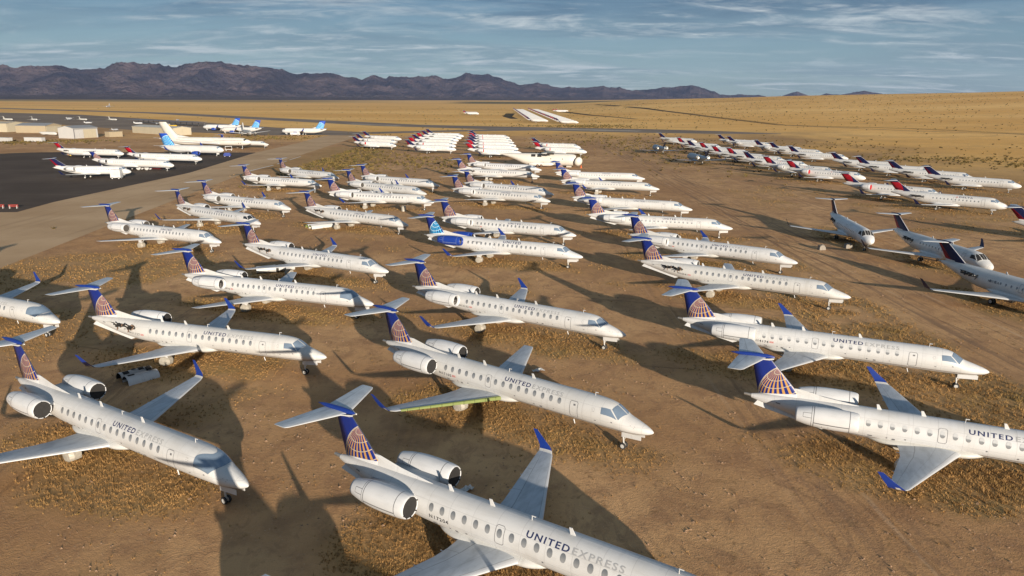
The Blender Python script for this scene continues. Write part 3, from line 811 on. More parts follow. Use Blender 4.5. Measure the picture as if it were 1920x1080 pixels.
    for sg in (1, -1): mb.prism([(x0-2.2, 1.36), (x0-3.2, 1.3), (x0-3.2, .95), (x0-2.2, 1.0)], sg*.3, sg*.33, 3)
    K['ng'] = mb.mesh('nose_gear', [M['rubber'], M['fair'], M['fair'], M['white']])
    K['antenna'] = antenna(.36, .3)
    if not grey:
        mb = MB()
        l = lettering(mb, b, 'DELTA', .56, 9.9, 52, 0, 1, fitlen=2.9, bold=.014)
        tri = [(10.62, 52), (10.02, 52), (10.32, 29)]
        mb2 = MB(); mb2.add([b.at(s, R(t), .012) for s, t in tri]+[b.at(10.32, R(46), .012)], [(0, 1, 3), (1, 2, 3), (2, 0, 3)], 0, None, False)
        K['emblem'] = mb2.mesh('emblem', M['flag']); K['titles'] = mb.mesh('lettering', M['navytext'])
        mb = MB(); b.ribbon(mb, [(4.4, 52), (5.1, 52), (5.1, 118), (4.4, 118)], .04); K['door'] = mb.mesh('service_door', M['ink'])
        mb = MB(); b.ribbon(mb, [(10.4+h, 50), (11.0+h, 50), (11.0+h, 95), (10.4+h, 95)], .04); K['exit'] = mb.mesh('exit_hatch', M['ink'])
        vs = MB(); lettering(vs, b, 'N877CA', .40, 15.6, 84, 0, 1, fitlen=1.7, bold=.01); K['reg'] = vs.mesh('registration', M['blacktext'])
    return K
CRJ = crj_kit()
CRJL = crj_kit(9.4)
GREY = crj_kit(0, True)

def crj_place(nose, yaw, label, fin='navy', eng=('void', 'void'), detail=2, K=None, titles=False, stripped=False, z=0.0, grp='white regional jets with navy and red tails in long rows', tail=True, regn=False):
    K = K or CRJ; x0 = K['x0']; a = R(yaw)
    r = thing('regional_jet', label, 'airplane', (nose[0]-x0*math.cos(a), nose[1]-x0*math.sin(a), z), a, grp)
    f = put('fuselage', K['fuselage'], r)
    if detail:
        put('windshield', K['windshield_dark' if stripped else 'windshield'], f)
        put('antenna', K['antenna'], f, (x0-9, 0, 3.88)); put('antenna', K['antenna'], f, (x0-14, 0, 3.88))
    if detail > 1:
        for s in K['win_s']:
            put('window', K['winr'], f, (x0-s, 0, 2.86))
            if stripped: put('window', K['winl'], f, (x0-s, 0, 2.86))
        if 'door' in K: put('service_door', K['door'], f); put('exit_hatch', K['exit'], f)
    if titles and 'titles' in K: put('lettering', K['titles'], f); put('emblem', K['emblem'], f)
    if regn: put('registration', K['reg'], f)
    put('belly_fairing', K['fairing'], r); put('dorsal_fin', K['dorsal'], r)
    fn = put('fin', K['fin_'+fin], r)
    if tail: put('bullet_fairing', K['bullet'], fn)
    for i, k in ((0, 'r'), (1, 'l')):
        w = put('wing', K['wing'+k], r); put('winglet', K['winglet'+k], w)
        if tail: put('tailplane', K['tailplane'+k], r)
        if eng[i] == 'stub': put('engine_mount', K['stub'+k], r)
        else:
            en = put('engine', K['eng'+k], r); put('exhaust_nozzle', K['nozzle'+k], en)
            if eng[i] == 'red': put('intake_cover', K['red'+k], en)
            else: put('intake_dark', K['void'+k], en)
        put('main_gear', K['mg'+k], r)
    put('nose_gear', K['ng'], r)
    return r

# ------------------------------------------------------------------ larger and older aircraft
def big_body(name, L, hw, zc, hh, x0, mats, tailup=.55, nose=.17):
    nl, tl = L*nose, L*.30
    st = [(0, zc-.15*hh, zc-.25*hh, .03), (.02*L, zc+.35*hh, zc-.62*hh, hw*.45), (.055*L, zc+.62*hh, zc-.85*hh, hw*.72), (.085*L, zc+.88*hh, zc-.94*hh, hw*.87), (nl, zc+hh, zc-hh, hw),
          (L-tl, zc+hh, zc-hh, hw), (L-tl*.6, zc+hh, zc-hh*.72, hw*.88), (L-tl*.25, zc+hh*.93, zc-hh*(1-tailup*1.55), hw*.5), (L, zc+hh*.72, zc+hh*.40, hw*.14)]
    b = Body(st, x0, 32)
    mb = b.shell('b', None, [nl*(i/18)**1.5 for i in range(19)]+list(np.linspace(nl, L, 24))[1:])
    mb.add([b.at(L, 2*PI*j/16) for j in range(16)], [tuple(range(16))], 0, None, False)
    return b, mb

E_X = 15.0
eb, mb = big_body('e', 31.7, 1.5, 3.05, 1.68, E_X, None)
EJ = {'fuselage': mb.mesh('airliner_fuselage', M['white'])}
mb = MB()
for sg in (1, -1): eb.patch(mb, [(1.5, 4*sg), (2.3, 4*sg), (2.9, 60*sg), (2.2, 72*sg)], 5, 6, .015)
EJ['windshield'] = mb.mesh('airliner_windshield', M['shade'])
mb = MB(); finplate(mb, 23.6, 27.6, 29.6, 31.6, 4.3, 9.75, E_X, .35)
lefin = (E_X-23.6+(4.0/5.45)*4.3, -4.0/5.45)
EJ['fin'] = mb.mesh('fin', globe_fin('airliner_fin_cyan', (.10, .50, .74), (.012, .06, .36), (.65, .82, .88), E_X-27.3, 5.2, 3.7, lefin))
EJ['fin_white'] = remat(EJ['fin'], 'fin_white', [M['white']])
mb = MB(); rows = [[(E_X-a, w*s_, z) for a, w, s_ in ((20.6, .03, 1), (23.9, .12, 1), (26, .12, 1), (26, .12, -1), (23.9, .12, -1))] for z in (4.4, 4.72)]
rows.append([(E_X-a, w*s_, 5.5) for a, w, s_ in ((24.2, .02, 1), (24.5, .05, 1), (26, .05, 1), (26, .05, -1), (24.5, .05, -1))]); mb.grid(rows, 0, close=True)
EJ['dorsal'] = mb.mesh('dorsal_fin', M['white'])
for sg, k in ((1, 'l'), (-1, 'r')):
    mb = MB(); lifting(mb, [(1.0, 1.9, 10.5, 6.6, .12), (4.6, 2.3, 13.2, 3.9, .11), (12.4, 3.3, 18.0, 1.5, .10)], E_X, 9, 0, sg); EJ['wing'+k] = mb.mesh('wing', [M['wing']])
    mb = MB(); lifting(mb, [(12.4, 3.3, 18.0, 1.5, .10), (12.8, 3.7, 18.6, 1.2, .08), (13.1, 5.1, 19.9, .5, .07)], E_X, 8, 0, sg); EJ['winglet'+k] = mb.mesh('winglet', M['blue'])
    mb = MB(); lifting(mb, [(.3, 4.1, 27.2, 3.0, .10), (5.2, 4.6, 29.9, 1.4, .09)], E_X, 8, 0, sg); EJ['tailplane'+k] = mb.mesh('tailplane', [M['tailplane']])
    EJ['eng'+k] = nacelle((E_X-9.6, sg*4.2, 1.55), sg, M['nacelle_blue'], [(-.5, .62), (-.1, .76), (0, .82), (-.1, .88), (-.8, .98), (-2, .98), (-3.3, .72), (-3.4, .5), (-3.3, .45)], False)
    mb = MB(); mb.tube((E_X-9.9, sg*4.2, 1.55), (E_X-9.95, sg*4.2, 1.55), .78, None, 18); EJ['void'+k] = mb.mesh('intake_dark', M['dark'])  # dark disc for the shaded intake interior
    mb = MB(); mb.box((E_X-12, sg*4.2, 2.3), (3, .3, .8)); EJ['pylon'+k] = mb.mesh('pylon', M['white'])
    mb = MB(); mb.tube((E_X-16, sg*2.9, .5), (E_X-16, sg*2.6, 2.0), .13, None, 8, 2)
    for dy in (-.25, .25): wheel(mb, (E_X-16, sg*2.9+dy, .5), .5, .3)
    EJ['mg'+k] = mb.mesh('landing_gear', [M['rubber'], M['fair'], M['fair']])
mb = MB(); mb.tube((E_X-3.6, 0, .35), (E_X-3.7, 0, 1.7), .12, None, 8, 2)
for dy in (-.2, .2): wheel(mb, (E_X-3.6, dy, .33), .33, .2)
mb.prism([(E_X-2.6, 1.55), (E_X-3.5, 1.5), (E_X-3.5, .8), (E_X-2.6, .9)], -.34, -.31, 2); mb.prism([(E_X-2.6, 1.55), (E_X-3.5, 1.5), (E_X-3.5, .8), (E_X-2.6, .9)], .31, .34, 2)
EJ['ng'] = mb.mesh('nose_gear', [M['rubber'], M['fair'], M['white']])
def airliner(nose, yaw, label, fin='fin', grp='white airliners with light blue globe tails by the apron', z=0.0, engines=True):
    a = R(yaw); r = thing('airliner', label, 'airplane', (nose[0]-E_X*math.cos(a), nose[1]-E_X*math.sin(a), z), a, grp)
    f = put('fuselage', EJ['fuselage'], r); put('windshield', EJ['windshield'], f); put('fin', EJ[fin], r); put('dorsal_fin', EJ['dorsal'], r); put('nose_gear', EJ['ng'], r)
    for k in 'rl':
        w = put('wing', EJ['wing'+k], r); put('winglet', EJ['winglet'+k], w); put('tailplane', EJ['tailplane'+k], r); put('main_gear', EJ['mg'+k], r)
        if engines: e = put('engine', EJ['eng'+k], r); put('intake_dark', EJ['void'+k], e); put('pylon', EJ['pylon'+k], e)
    return r
airliner((-242.5, 581), 172, 'white airliner with light blue tail, farthest left of three on the far ramp')
airliner((-211, 536), 170, 'white airliner with light blue tail half hidden behind the grey propeller plane')
airliner((-162, 520), 177, 'white airliner with light blue tail alone beside the top of the taxiway')
airliner((-128.4, 327.3), -11, 'white airliner with light blue tail facing right on the dark apron')
airliner((-925, 1700), -75, 'far white airplane standing alone on the golden plain at far left', 'fin_white', 'distant white airplanes', 0.0, False)

def long_jet(nose, yaw):
    L, X = 50.0, 24.0
    b, mb = big_body('q', L, 1.87, 3.9, 1.95, X, None, nose=.14)
    a = R(yaw); r = thing('long_jet_airliner', 'long all white old jetliner with tall swept fin behind the blue tailed airliner', 'airplane', (nose[0]-X*math.cos(a), nose[1]-X*math.sin(a), 0), a)
    f = put('fuselage', mb.mesh('jetliner_fuselage', M['old_white']), r)
    mb = MB()
    for sg in (1, -1): b.patch(mb, [(2.3, 3*sg), (3.2, 3*sg), (3.9, 58*sg), (3.1, 70*sg)], 5, 5, .02)
    put('windshield', mb.mesh('jetliner_windshield', M['darkglass']), f)
    mb = MB()
    b.ribbon(mb, [(s, 72+16*sstep(9, 24, s)-10*sstep(26, 40, s)) for s in np.linspace(4, 40, 30)], .16, .02, 0, False)
    put('cheat_line', mb.mesh('cheat_line', M['ink']), f)
    for s in (4.9, 5.9):
        mb = MB(); b.patch(mb, [(s, 104), (s+.55, 104), (s+.55, 116), (s, 116)], 2, 2, .02); put('hatch', mb.mesh('hatch', M['ink']), f)
    mb = MB(); finplate(mb, 38.5, 45.5, 46.0, 49.8, 5.2, 13.2, X, .5)
    fn = put('fin', mb.mesh('fin', M['old_white']), r)
    mb = MB(); rows = [[(X-q, w*s_, z) for q, w, s_ in ((33, .03, 1), (38.5, .16, 1), (42, .16, 1), (42, .16, -1), (38.5, .16, -1))] for z in (5.4, 5.8)]
    rows.append([(X-q, w*s_, 7.2) for q, w, s_ in ((40.1, .02, 1), (40.5, .05, 1), (42, .05, 1), (42, .05, -1), (40.5, .05, -1))]); mb.grid(rows, 0, close=True)
    put('dorsal_fin', mb.mesh('dorsal_fin', M['old_white']), r)
    mb = MB(); mb.prism([(X-44.6, 7.4), (X-45.3, 7.4), (X-47.0, 10.3), (X-46.7, 10.5)], -.30, .30); put('fin_stripe', mb.mesh('fin_stripe', M['ink']), fn)
    for sg, k in ((1, 'l'), (-1, 'r')):
        mb = MB(); lifting(mb, [(1.2, 2.6, 16, 9.5, .12), (7, 3.2, 20.5, 5.5, .11), (20.5, 4.8, 30.5, 2.2, .10)], X, 9, 0, sg); put('wing', mb.mesh('wing', [M['wing']]), r)
        mb = MB(); lifting(mb, [(.4, 4.9, 43, 4.4, .10), (6.8, 5.6, 47.6, 1.7, .09)], X, 8, 0, sg); put('tailplane', mb.mesh('tailplane', [M['tailplane']]), r)
        mb = MB(); mb.tube((X-25, sg*3.2, .6), (X-25, sg*3, 2.6), .2, None, 8, 2)
        for dx in (-.7, .7):
            for dy in (-.3, .3): wheel(mb, (X-25+dx, sg*3.2+dy, .55), .55, .35)
        put('main_gear', mb.mesh('landing_gear', [M['rubber'], M['fair'], M['fair']]), r)
    mb = MB(); mb.tube((X-5.2, 0, .4), (X-5.2, 0, 2.1), .14, None, 8, 2)
    for dy in (-.28, .28): wheel(mb, (X-5.2, dy, .45), .45, .28)
    put('nose_gear', mb.mesh('nose_gear', [M['rubber'], M['fair'], M['fair']]), r)
long_jet((-131.5, 372), -8)

def prop_plane(nose, yaw):
    X = 12.0; b, mb = big_body('p', 24.5, 1.35, 2.6, 1.5, X, None, nose=.16)
    a = R(yaw); r = thing('propeller_plane', 'dull grey old propeller airliner with pale fin in front of the white airliners', 'airplane', (nose[0]-X*math.cos(a), nose[1]-X*math.sin(a), 0), a)
    f = put('fuselage', mb.mesh('propliner_fuselage', M['alu']), r)
    mb = MB()
    for sg in (1, -1): b.patch(mb, [(1.5, 3*sg), (2.4, 3*sg), (2.6, 48*sg), (1.9, 58*sg)], 4, 4, .02)
    put('windshield', mb.mesh('propliner_windshield', M['darkglass']), f)
    mb = MB(); finplate(mb, 19.6, 21.6, 23.6, 24.3, 3.6, 8.6, X, .4); put('fin', mb.mesh('fin', M['fair']), r)
    for sg, k in ((1, 'l'), (-1, 'r')):
        mb = MB(); lifting(mb, [(1, 1.9, 7.0, 4.6, .14), (4.4, 2.2, 7.4, 3.9, .13), (15, 3.4, 9.0, 1.5, .1)], X, 8, 0, sg); w = put('wing', mb.mesh('wing', [M['alu_wing']]), r)
        mb = MB(); lifting(mb, [(.3, 3.7, 20.6, 2.9, .1), (5, 3.9, 21.5, 1.5, .1)], X, 8, 0, sg); put('tailplane', mb.mesh('tailplane', [M['alu_wing']]), r)
        mb = MB(); mb.rev([(-5.0, .3), (-5.05, .62), (-5.4, .74), (-6.6, .76), (-8.2, .6), (-10.4, .15)], (X, sg*4.3, 2.25), 18, 0); mb.tube((X-4.8, sg*4.3, 2.25), (X-5.1, sg*4.3, 2.25), .12, .2, 8, 1)
        for q in range(3):
            t = q*2*PI/3+.4; mb.tube((X-4.9, sg*4.3, 2.25), (X-4.9, sg*4.3+1.9*math.sin(t), 2.25+1.9*math.cos(t)), .10, .07, 6, 1)
        put('engine', mb.mesh('radial_engine', [M['alu'], M['dark']]), w)
        mb = MB(); mb.tube((X-8, sg*4.3, .55), (X-7.6, sg*4.3, 2.1), .13, None, 8, 1); wheel(mb, (X-8, sg*4.3, .58), .58, .42, 1, 0); put('main_gear', mb.mesh('landing_gear', [M['alu'], M['dark']]), r)
    mb = MB(); mb.tube((X-2.2, 0, .4), (X-2.4, 0, 1.5), .1, None, 8, 1); wheel(mb, (X-2.2, 0, .42), .42, .3, 1, 0); put('nose_gear', mb.mesh('nose_gear', [M['alu'], M['dark']]), r)
prop_plane((-174, 492), -58)

def cargo_hulk(nose, yaw):
    L, X = 28.5, 12.0
    st = [(0, 4.35, .75, 1.25), (.5, 4.75, .62, 1.75), (1.6, 5.0, .58, 2.08), (3.0, 5.1, .55, 2.18), (18.0, 5.1, .55, 2.18), (20, 5.1, .95, 2.1), (23.5, 5.08, 2.4, 1.6), (26.8, 5.0, 3.7, .85), (28.5, 4.85, 4.2, .35)]
    b = Body(st, X, 36); a = R(yaw)
    r = thing('cargo_plane_hulk', 'fat white cargo plane hulk without tail or outer wings, nose cap hanging open', 'airplane', (nose[0]-X*math.cos(a), nose[1]-X*math.sin(a), 0), a)
    mb = b.shell('c', None, list(np.linspace(0, 3, 10))+list(np.linspace(3, L, 30))[1:]); mb.add([b.at(0, 2*PI*j/20) for j in range(20)], [tuple(range(20))[::-1]], 1, None, False)
    mb.add([b.at(L, 2*PI*j/12) for j in range(12)], [tuple(range(12))], 1, None, False)
    f = put('fuselage', mb.mesh('cargo_fuselage', [M['old_white'], M['dark']]), r)
    mb = MB(); lifting(mb, [(-4.6, 5.35, 8.6, 4.6, .15), (0, 5.4, 8.4, 5.0, .16), (4.6, 5.35, 8.6, 4.6, .15)], X, 9, 0, 1); put('wing_stub', mb.mesh('wing_stub', [M['old_wing']]), r)
    mb = MB(); mb.box((X-9.4, -4.65, 5.35), (2.6, .3, .7), 0); mb.box((X-11.0, -3.0, 5.0), (1.6, 1.6, .9), 0)
    for q in range(7): mb.tube((X-8.6-.5*q, -4.6, 5.3), (X-8.3-.5*q, -5.3, 5.1+.1*(q % 3)), .07, None, 6, q % 2)
    put('torn_spar', mb.mesh('torn_spar', [M['dark'], M['rust']]), r)
    mb = MB()
    for s, t in ((13.2, 52), (15.6, 50)): b.patch(mb, [(s, t-20), (s+1.7, t-20), (s+1.7, t+12), (s, t+12)], 4, 4, .03, 0)
    for s in (9.4, 4.9): b.patch(mb, [(s, 76), (s+.35, 76), (s+.35, 85), (s, 85)], 2, 2, .03, 0)
    b.patch(mb, [(12.2, 112), (13.2, 112), (13.2, 124), (12.2, 124)], 2, 2, .03, 0)
    put('opening', mb.mesh('openings', M['dark']), f)
    for sg in (1, -1):
        mb = MB(); pod = Body([(8.5, 1.3, .9, .1), (10, 1.9, .45, .5), (16, 1.9, .45, .5), (18, 1.3, .9, .1)], X, 16)
        rows = [[pod.at(s, 2*PI*j/16)+Vector((0, sg*2.2, 0)) for j in range(17)] for s in np.linspace(8.5, 18, 12)]; mb.grid(rows)
        g = put('gear_pod', mb.mesh('gear_pod', M['old_white']), r)
        for s in (13.2, 14.6):
            mb = MB(); wheel(mb, (0, 0, 0), .55, .4); put('wheel', mb.mesh('wheel', [M['rubber'], M['rust']]), g, (X-s, sg*2.55, .55))
    mb = MB(); rows = []
    for i in range(8):
        t = i/7*PI/2; rows.append([(1.5*math.sin(t)*.9, 1.75*math.cos(t)*math.sin(2*PI*j/20), 1.75*math.cos(t)*math.cos(2*PI*j/20)) for j in range(21)])
    mb.grid(rows); cap = put('nose_cap', mb.mesh('nose_cap', M['old_white']), r, (X+1.0, -1.9, 2.4)); cap.rotation_euler = (0, .25, -.8)
    mb = MB(); mb.box((X-2.6, -.4, .30), (1.9, 1.6, .58), 0); put('support_block', mb.mesh('support_block', M['wrap']), r)
cargo_hulk((24.5, 284), -9)
t = thing('traffic_cone', 'orange cone standing under the nose of the cargo hulk', 'cone', (26.3, 281.2, 0))
mb = MB(); mb.box((0, 0, .05), (.7, .7, .1)); mb.tube((0, 0, .1), (0, 0, 1.1), .26, .06, 12); put('cone_body', mb.mesh('cone', plain('cone_orange', (.62, .11, .02), .6)), t)

def light_plane_mesh(kind):
    mb = MB()
    if kind == 'jet':
        b, mb = big_body('s', 13, .85, 1.5, .9, 6, None)
        finplate(mb, 10.2, 12, 12.2, 13.2, 2.0, 4.6, 6, .2)
        for sg in (1, -1):
            lifting(mb, [(.5, .9, 4.8, 3.2, .12), (6.4, 1.5, 7.6, 1.2, .1)], 6, 6, 0, sg); lifting(mb, [(.05, 4.3, 11.6, 1.6, .1), (2.4, 4.3, 12.6, .9, .1)], 6, 6, 0, sg)
            mb.tube((6-9, sg*1.4, 1.9), (6-11, sg*1.4, 1.9), .42, .32, 12)
            mb.tube((6-7.4, sg*1.2, 0), (6-7.4, sg*1.2, .9), .12, None, 6, 1)
        mb.tube((6-1.8, 0, 0), (6-1.8, 0, .9), .1, None, 6, 1)
    else:
        b, mb = big_body('s', 8, .55, 1.35, .62, 3, None, nose=.25)
        finplate(mb, 6.6, 7.3, 7.5, 8.0, 1.5, 2.7, 3, .15)
        zz = 2.05 if kind == 'high' else .95
        for sg in (1, -1):
            lifting(mb, [(0, zz, 1.9, 1.6, .13), (5.4, zz+.15, 2.1, 1.2, .12)], 3, 6, 0, sg); lifting(mb, [(.05, 1.5, 6.8, 1.0, .1), (1.7, 1.5, 7.0, .7, .1)], 3, 6, 0, sg)
            mb.tube((3-2.8, sg*1.2, 0), (3-2.8, sg*.6, .9), .08, None, 6, 1)
        mb.tube((3-.6, 0, 0), (3-.6, 0, .9), .07, None, 6, 1); mb.tube((3.05, -.9, 1.3), (3.05, .9, 1.4), .05, None, 6, 1)
    return mb
LP = {k: light_plane_mesh(k) for k in ('jet', 'high', 'low')}
SM = [LP[k].mesh('light_plane_'+k, [m, M['dark']]) for k, m in (('jet', M['fair']), ('high', M['white']), ('low', M['white']), ('low', M['yellow']))]
for i, (x, y, rz, k, lab) in enumerate([(-536, 790, -15, 0, 'pale small jet cut by the left edge of the photo on the far ramp'), (-506, 787, -35, 0, 'pale small jet with tall tail, second from the left edge on the far ramp'),
        (-462, 800, -25, 0, 'pale small jet left of its twin in the middle of the far ramp'), (-430, 800, -25, 0, 'pale small jet right of its twin in the middle of the far ramp'),
        (-500, 840, 70, 1, 'tiny white light plane farthest back on the ramp'), (-480, 805, 95, 2, 'tiny white light plane left of the twin small jets'), (-398, 800, 92, 2, 'white light plane right of the twin small jets'), (-360, 800, 95, 1, 'white light plane at the right end of the far ramp row'),
        (-402, 705, 60, 1, 'white light plane left of the open shade canopy'), (-352, 700, 40, 2, 'white light plane parked under the left part of the canopy'), (-330, 690, 100, 1, 'white light plane under the middle of the canopy'), (-312, 672, 80, 2, 'white light plane under the right part of the canopy'),
        (-300, 560, 85, 2, 'white light plane with broad wings between the canopy and the hangars'), (-292, 640, 60, 3, 'yellow light plane near the long cream hangar'), (-264, 600, 70, 1, 'white light plane just behind the long cream hangar'), (-236, 590, 75, 2, 'white light plane behind the right end of the cream hangar')]):
    thing('light_plane', lab, 'airplane', (x, y, 0), R(rz), 'small planes on the far ramp', SM[k])
# silver hull beside the pale hangars
b, mb = big_body('s', 14, 1.0, 1.4, 1.1, 7, None)
for sg in (1, -1): lifting(mb, [(.5, .9, 5, 3.0, .12), (5, 1.1, 6, 1.6, .1)], 7, 6, 0, sg)
thing('plane_hull', 'silver tailless plane hull parked between the beige and white hangars', 'airplane', (-312, 497, 0), R(-12), None, mb.mesh('plane_hull', [M['fair']]))

# ------------------------------------------------------------------ hangars and sheds
def sheet_mat(name, c, step=1.0, axis=0):
    m = Mat(name, .6, .4)
    x, y, z = m.obj(); n = m.noise(.25, 4)
    r = (((x+y)/step).frac()-.5).abs().gt(.46)*.25
    col = m.mix(n, [v*.85 for v in c], c); m.color(m.mix(r, col, [v*.7 for v in c])); return m.m
SW, SC, SB, SR = sheet_mat('white_sheet', (.46, .46, .45), 1.4), sheet_mat('cream_sheet', (.44, .395, .29), 2.0), sheet_mat('beige_sheet', (.36, .30, .205), 2.0), sheet_mat('grey_roof_sheet', (.26, .27, .28), 1.2)
def hangar(name, label, loc, rz, L, W, he, hr, wall, doors=0, doormat=None, roof=None):
    """L along local x (eaves), gables at the x ends"""
    r = thing(name, label, 'hangar', loc, rz)
    mb = MB(); x, y = L/2, W/2
    mb.add([(-x, -y, 0), (x, -y, 0), (x, y, 0), (-x, y, 0), (-x, -y, he), (x, -y, he), (x, y, he), (-x, y, he), (-x, 0, hr), (x, 0, hr)],
           [(0, 1, 5, 4), (2, 3, 7, 6), (1, 2, 6, 9, 5), (3, 0, 4, 8, 7)], 0, None, False)
    put('wall', mb.mesh('hangar_wall', wall), r)
    mb = MB(); o = .35
    sl = (hr-he)/y
    for sg in (1, -1):
        mb.add([(-x-o, sg*(y+o), he-sl*o+.05), (x+o, sg*(y+o), he-sl*o+.05), (x+o, 0, hr+.05), (-x-o, 0, hr+.05), (-x-o, sg*(y+o), he-sl*o+.18), (x+o, sg*(y+o), he-sl*o+.18), (x+o, 0, hr+.18), (-x-o, 0, hr+.18)],
               [(0, 1, 2, 3), (4, 5, 6, 7), (0, 1, 5, 4), (1, 2, 6, 5), (3, 0, 4, 7)], 0, None, False)
    put('roof', mb.mesh('hangar_roof', roof or SR), r)
    for k in range(doors):
        w = (W-1.2)/doors; mb = MB(); mb.box((x+.08+.1*(k % 2), -y+.6+w*(k+.5), he*.45), (.14, w-.12, he*.9)); put('door', mb.mesh('hangar_door', doormat), r)
    return r
hangar('hangar', 'white gabled hangar with tall sliding doors at left of the ramp', (-277, 472, 0), R(70)-0.0, 17.5, 13, 6.2, 7.6, SW, 0)
# sliding doors on the broad side that faces the taxiway
r = bpy.data.objects['hangar']
for k in range(5):
    mb = MB(); w = 3.1; mb.box((-8.6+w*(k+.5)+.6, -6.6-.1*(k % 2), 2.7), (w-.12, .14, 5.4)); put('door', mb.mesh('hangar_door', SW if k < 2 else SC), r)
mb = MB(); mb.box((0, -6.55, 5.75), (17.4, .25, .3)); mb.box((-8.45, -6.6, 2.8), (.35, .3, 5.6)); put('door_frame', mb.mesh('door_frame', M['ink']), r)
hangar('hangar', 'long cream storage hangar behind the white jetliner tail', (-251, 529, 0), R(-37), 57, 13, 4.6, 5.6, SC, 2, SC, sheet_mat('pale_roof_sheet', (.50, .48, .42), 2))
hangar('hangar', 'beige hangar with grey blue roof left of the white one', (-345, 540, 0), R(-8), 24, 16, 5.0, 6.6, SB, 2, SC)
hangar('hangar', 'cream hangar at the left edge of the photo', (-384, 552, 0), R(-12), 34, 16, 6.0, 7.2, SC, 1, SC, sheet_mat('tan_roof_sheet', (.42, .38, .3), 2))
r = thing('shade_canopy', 'long dark open shade canopy on posts over small planes', 'canopy', (-330, 705, 0), R(-37))
mb = MB(); mb.box((0, 0, 3.6), (128, 11, .25)); put('roof', mb.mesh('canopy_roof', M['ink']), r)
for k in range(13):
    mb = MB(); mb.box((0, 0, 1.75), (.3, .3, 3.5)); put('post', mb.mesh('canopy_post', M['ink']), r, (-60+k*10, 4.6, 0))
mb = MB(); mb.box((0, 0, 1.3), (12, 2.6, 2.1)); mb.box((0, 0, 2.42), (12.3, 2.8, .16)); mb.box((-4, -1.3, 1.5), (1.0, .1, .8)); mb.box((2, -1.3, 1.5), (1.6, .1, .8)); mb.tube((-4, -1.0, .3), (-4, 1.0, .3), .3); mb.tube((4, -1.0, .3), (4, 1.0, .3), .3)
tr = mb.mesh('trailer', SW)
thing('trailer', 'white trailer by the green shrubs in front of the beige hangar', 'trailer', (-277, 428, 0), R(-12), 'white trailers left of the apron', tr)
thing('trailer', 'white trailer cut by the left edge above the apron', 'trailer', (-294, 426, 0), R(-20), 'white trailers left of the apron', tr)
mb = MB(); mb.box((0, 0, 1.6), (9, 5, 3.2)); mb.box((0, 0, 3.3), (9.4, 5.4, .2))
thing('shed', 'small tan shed right of the white hangar', 'shed', (-262, 486, 0), R(60), None, mb.mesh('shed', SB))

# ------------------------------------------------------------------ vehicles and loose things
ORG, RED = plain('orange_paint', (.40, .16, .04), .5, vary=.2), plain('red_paint', (.28, .035, .025), .5, vary=.2)
def vehicle(name, label, cat, loc, rz, parts):
    r = thing(name, label, cat, loc, rz)
    for nm, build, mat in parts:
        mb = MB(); build(mb); put(nm, mb.mesh(nm, mat), r)
    return r
def wheels4(r, xs, ys, rad, wd, mats):
    for x in xs:
        for y in ys:
            mb = MB(); wheel(mb, (0, 0, 0), rad, wd); put('wheel', mb.mesh('vehicle_wheel', mats), r, (x, y, rad))
v = vehicle('airport_tug', 'orange airport tug on the dark apron under the red tailed jet', 'vehicle', (-193, 326, 0), R(8), [('body', lambda m: (m.box((0, 0, 1.0), (7.2, 2.6, 1.0)), m.box((-2.6, 0, 1.75), (1.8, 2.4, .6)), m.box((2.9, 0, 1.7), (1.2, 2.4, .45))), ORG), ('cab', lambda m: (m.box((.3, 0, 1.9), (2.2, 2.2, 1.2), taper=.9)), ORG), ('cab_window', lambda m: (m.box((.3, 0, 2.0), (2.24, 1.9, .6), taper=.93)), M['darkglass'])])
wheels4(v, (-2.4, 2.4), (-1.2, 1.2), .6, .4, [M['rubber'], M['yellow']])
v = vehicle('farm_tractor', 'pale red tractor with big white wheels beside the globe tailed jet nose', 'vehicle', (-133.6, 265, 0), R(-5), [('body', lambda m: (m.box((.6, 0, 1.5), (3.4, 1.7, 1.1)), m.box((-1.2, 0, 2.1), (1.5, 1.6, 1.3), taper=.85)), plain('faded_red', (.55, .28, .22), .6, vary=.2)), ('exhaust', lambda m: m.tube((1.4, .5, 2), (1.4, .5, 2.9), .07), M['dark'])])
wheels4(v, (-1.4, 1.7), (-1.0, 1.0), .85, .5, [M['white'], M['white']])
vehicle('tow_frame', 'red steel tow frame standing right of the tractor', 'equipment', (-129.6, 267, 0), R(-15), [('frame', lambda m: (m.box((0, 0, .4), (3.6, 1.6, .3)), m.box((-1.6, 0, 1.5), (.2, 1.6, 2.2)), m.tube((-1.5, -.7, 2.5), (1.6, -.7, .5), .1), m.tube((-1.5, .7, 2.5), (1.6, .7, .5), .1)), RED)])
v = vehicle('ground_power_unit', 'white box shaped ground unit by the nose of the navy tailed jet', 'equipment', (-127.3, 234.6, 0), R(5), [('body', lambda m: (m.box((0, 0, 1.7), (3.1, 2.0, 2.4)), m.box((0, 0, 2.95), (2.7, 1.7, .12))), M['white']), ('panel', lambda m: m.box((.2, -1.01, 1.9), (1.6, .04, 1.1)), M['fair'])])
wheels4(v, (-1.0, 1.0), (-.9, .9), .35, .25, [M['rubber'], M['fair']])
v = vehicle('baggage_cart', 'small blue cart in front of the blue tailed airliner nose', 'cart', (-126.5, 326, 0), R(10), [('body', lambda m: (m.box((0, 0, .8), (3.0, 1.7, .9)), m.box((0, 0, 1.5), (2.6, 1.5, .5), taper=.85)), M['blue'])])
wheels4(v, (-1.0, 1.0), (-.75, .75), .3, .2, [M['rubber'], M['fair']])
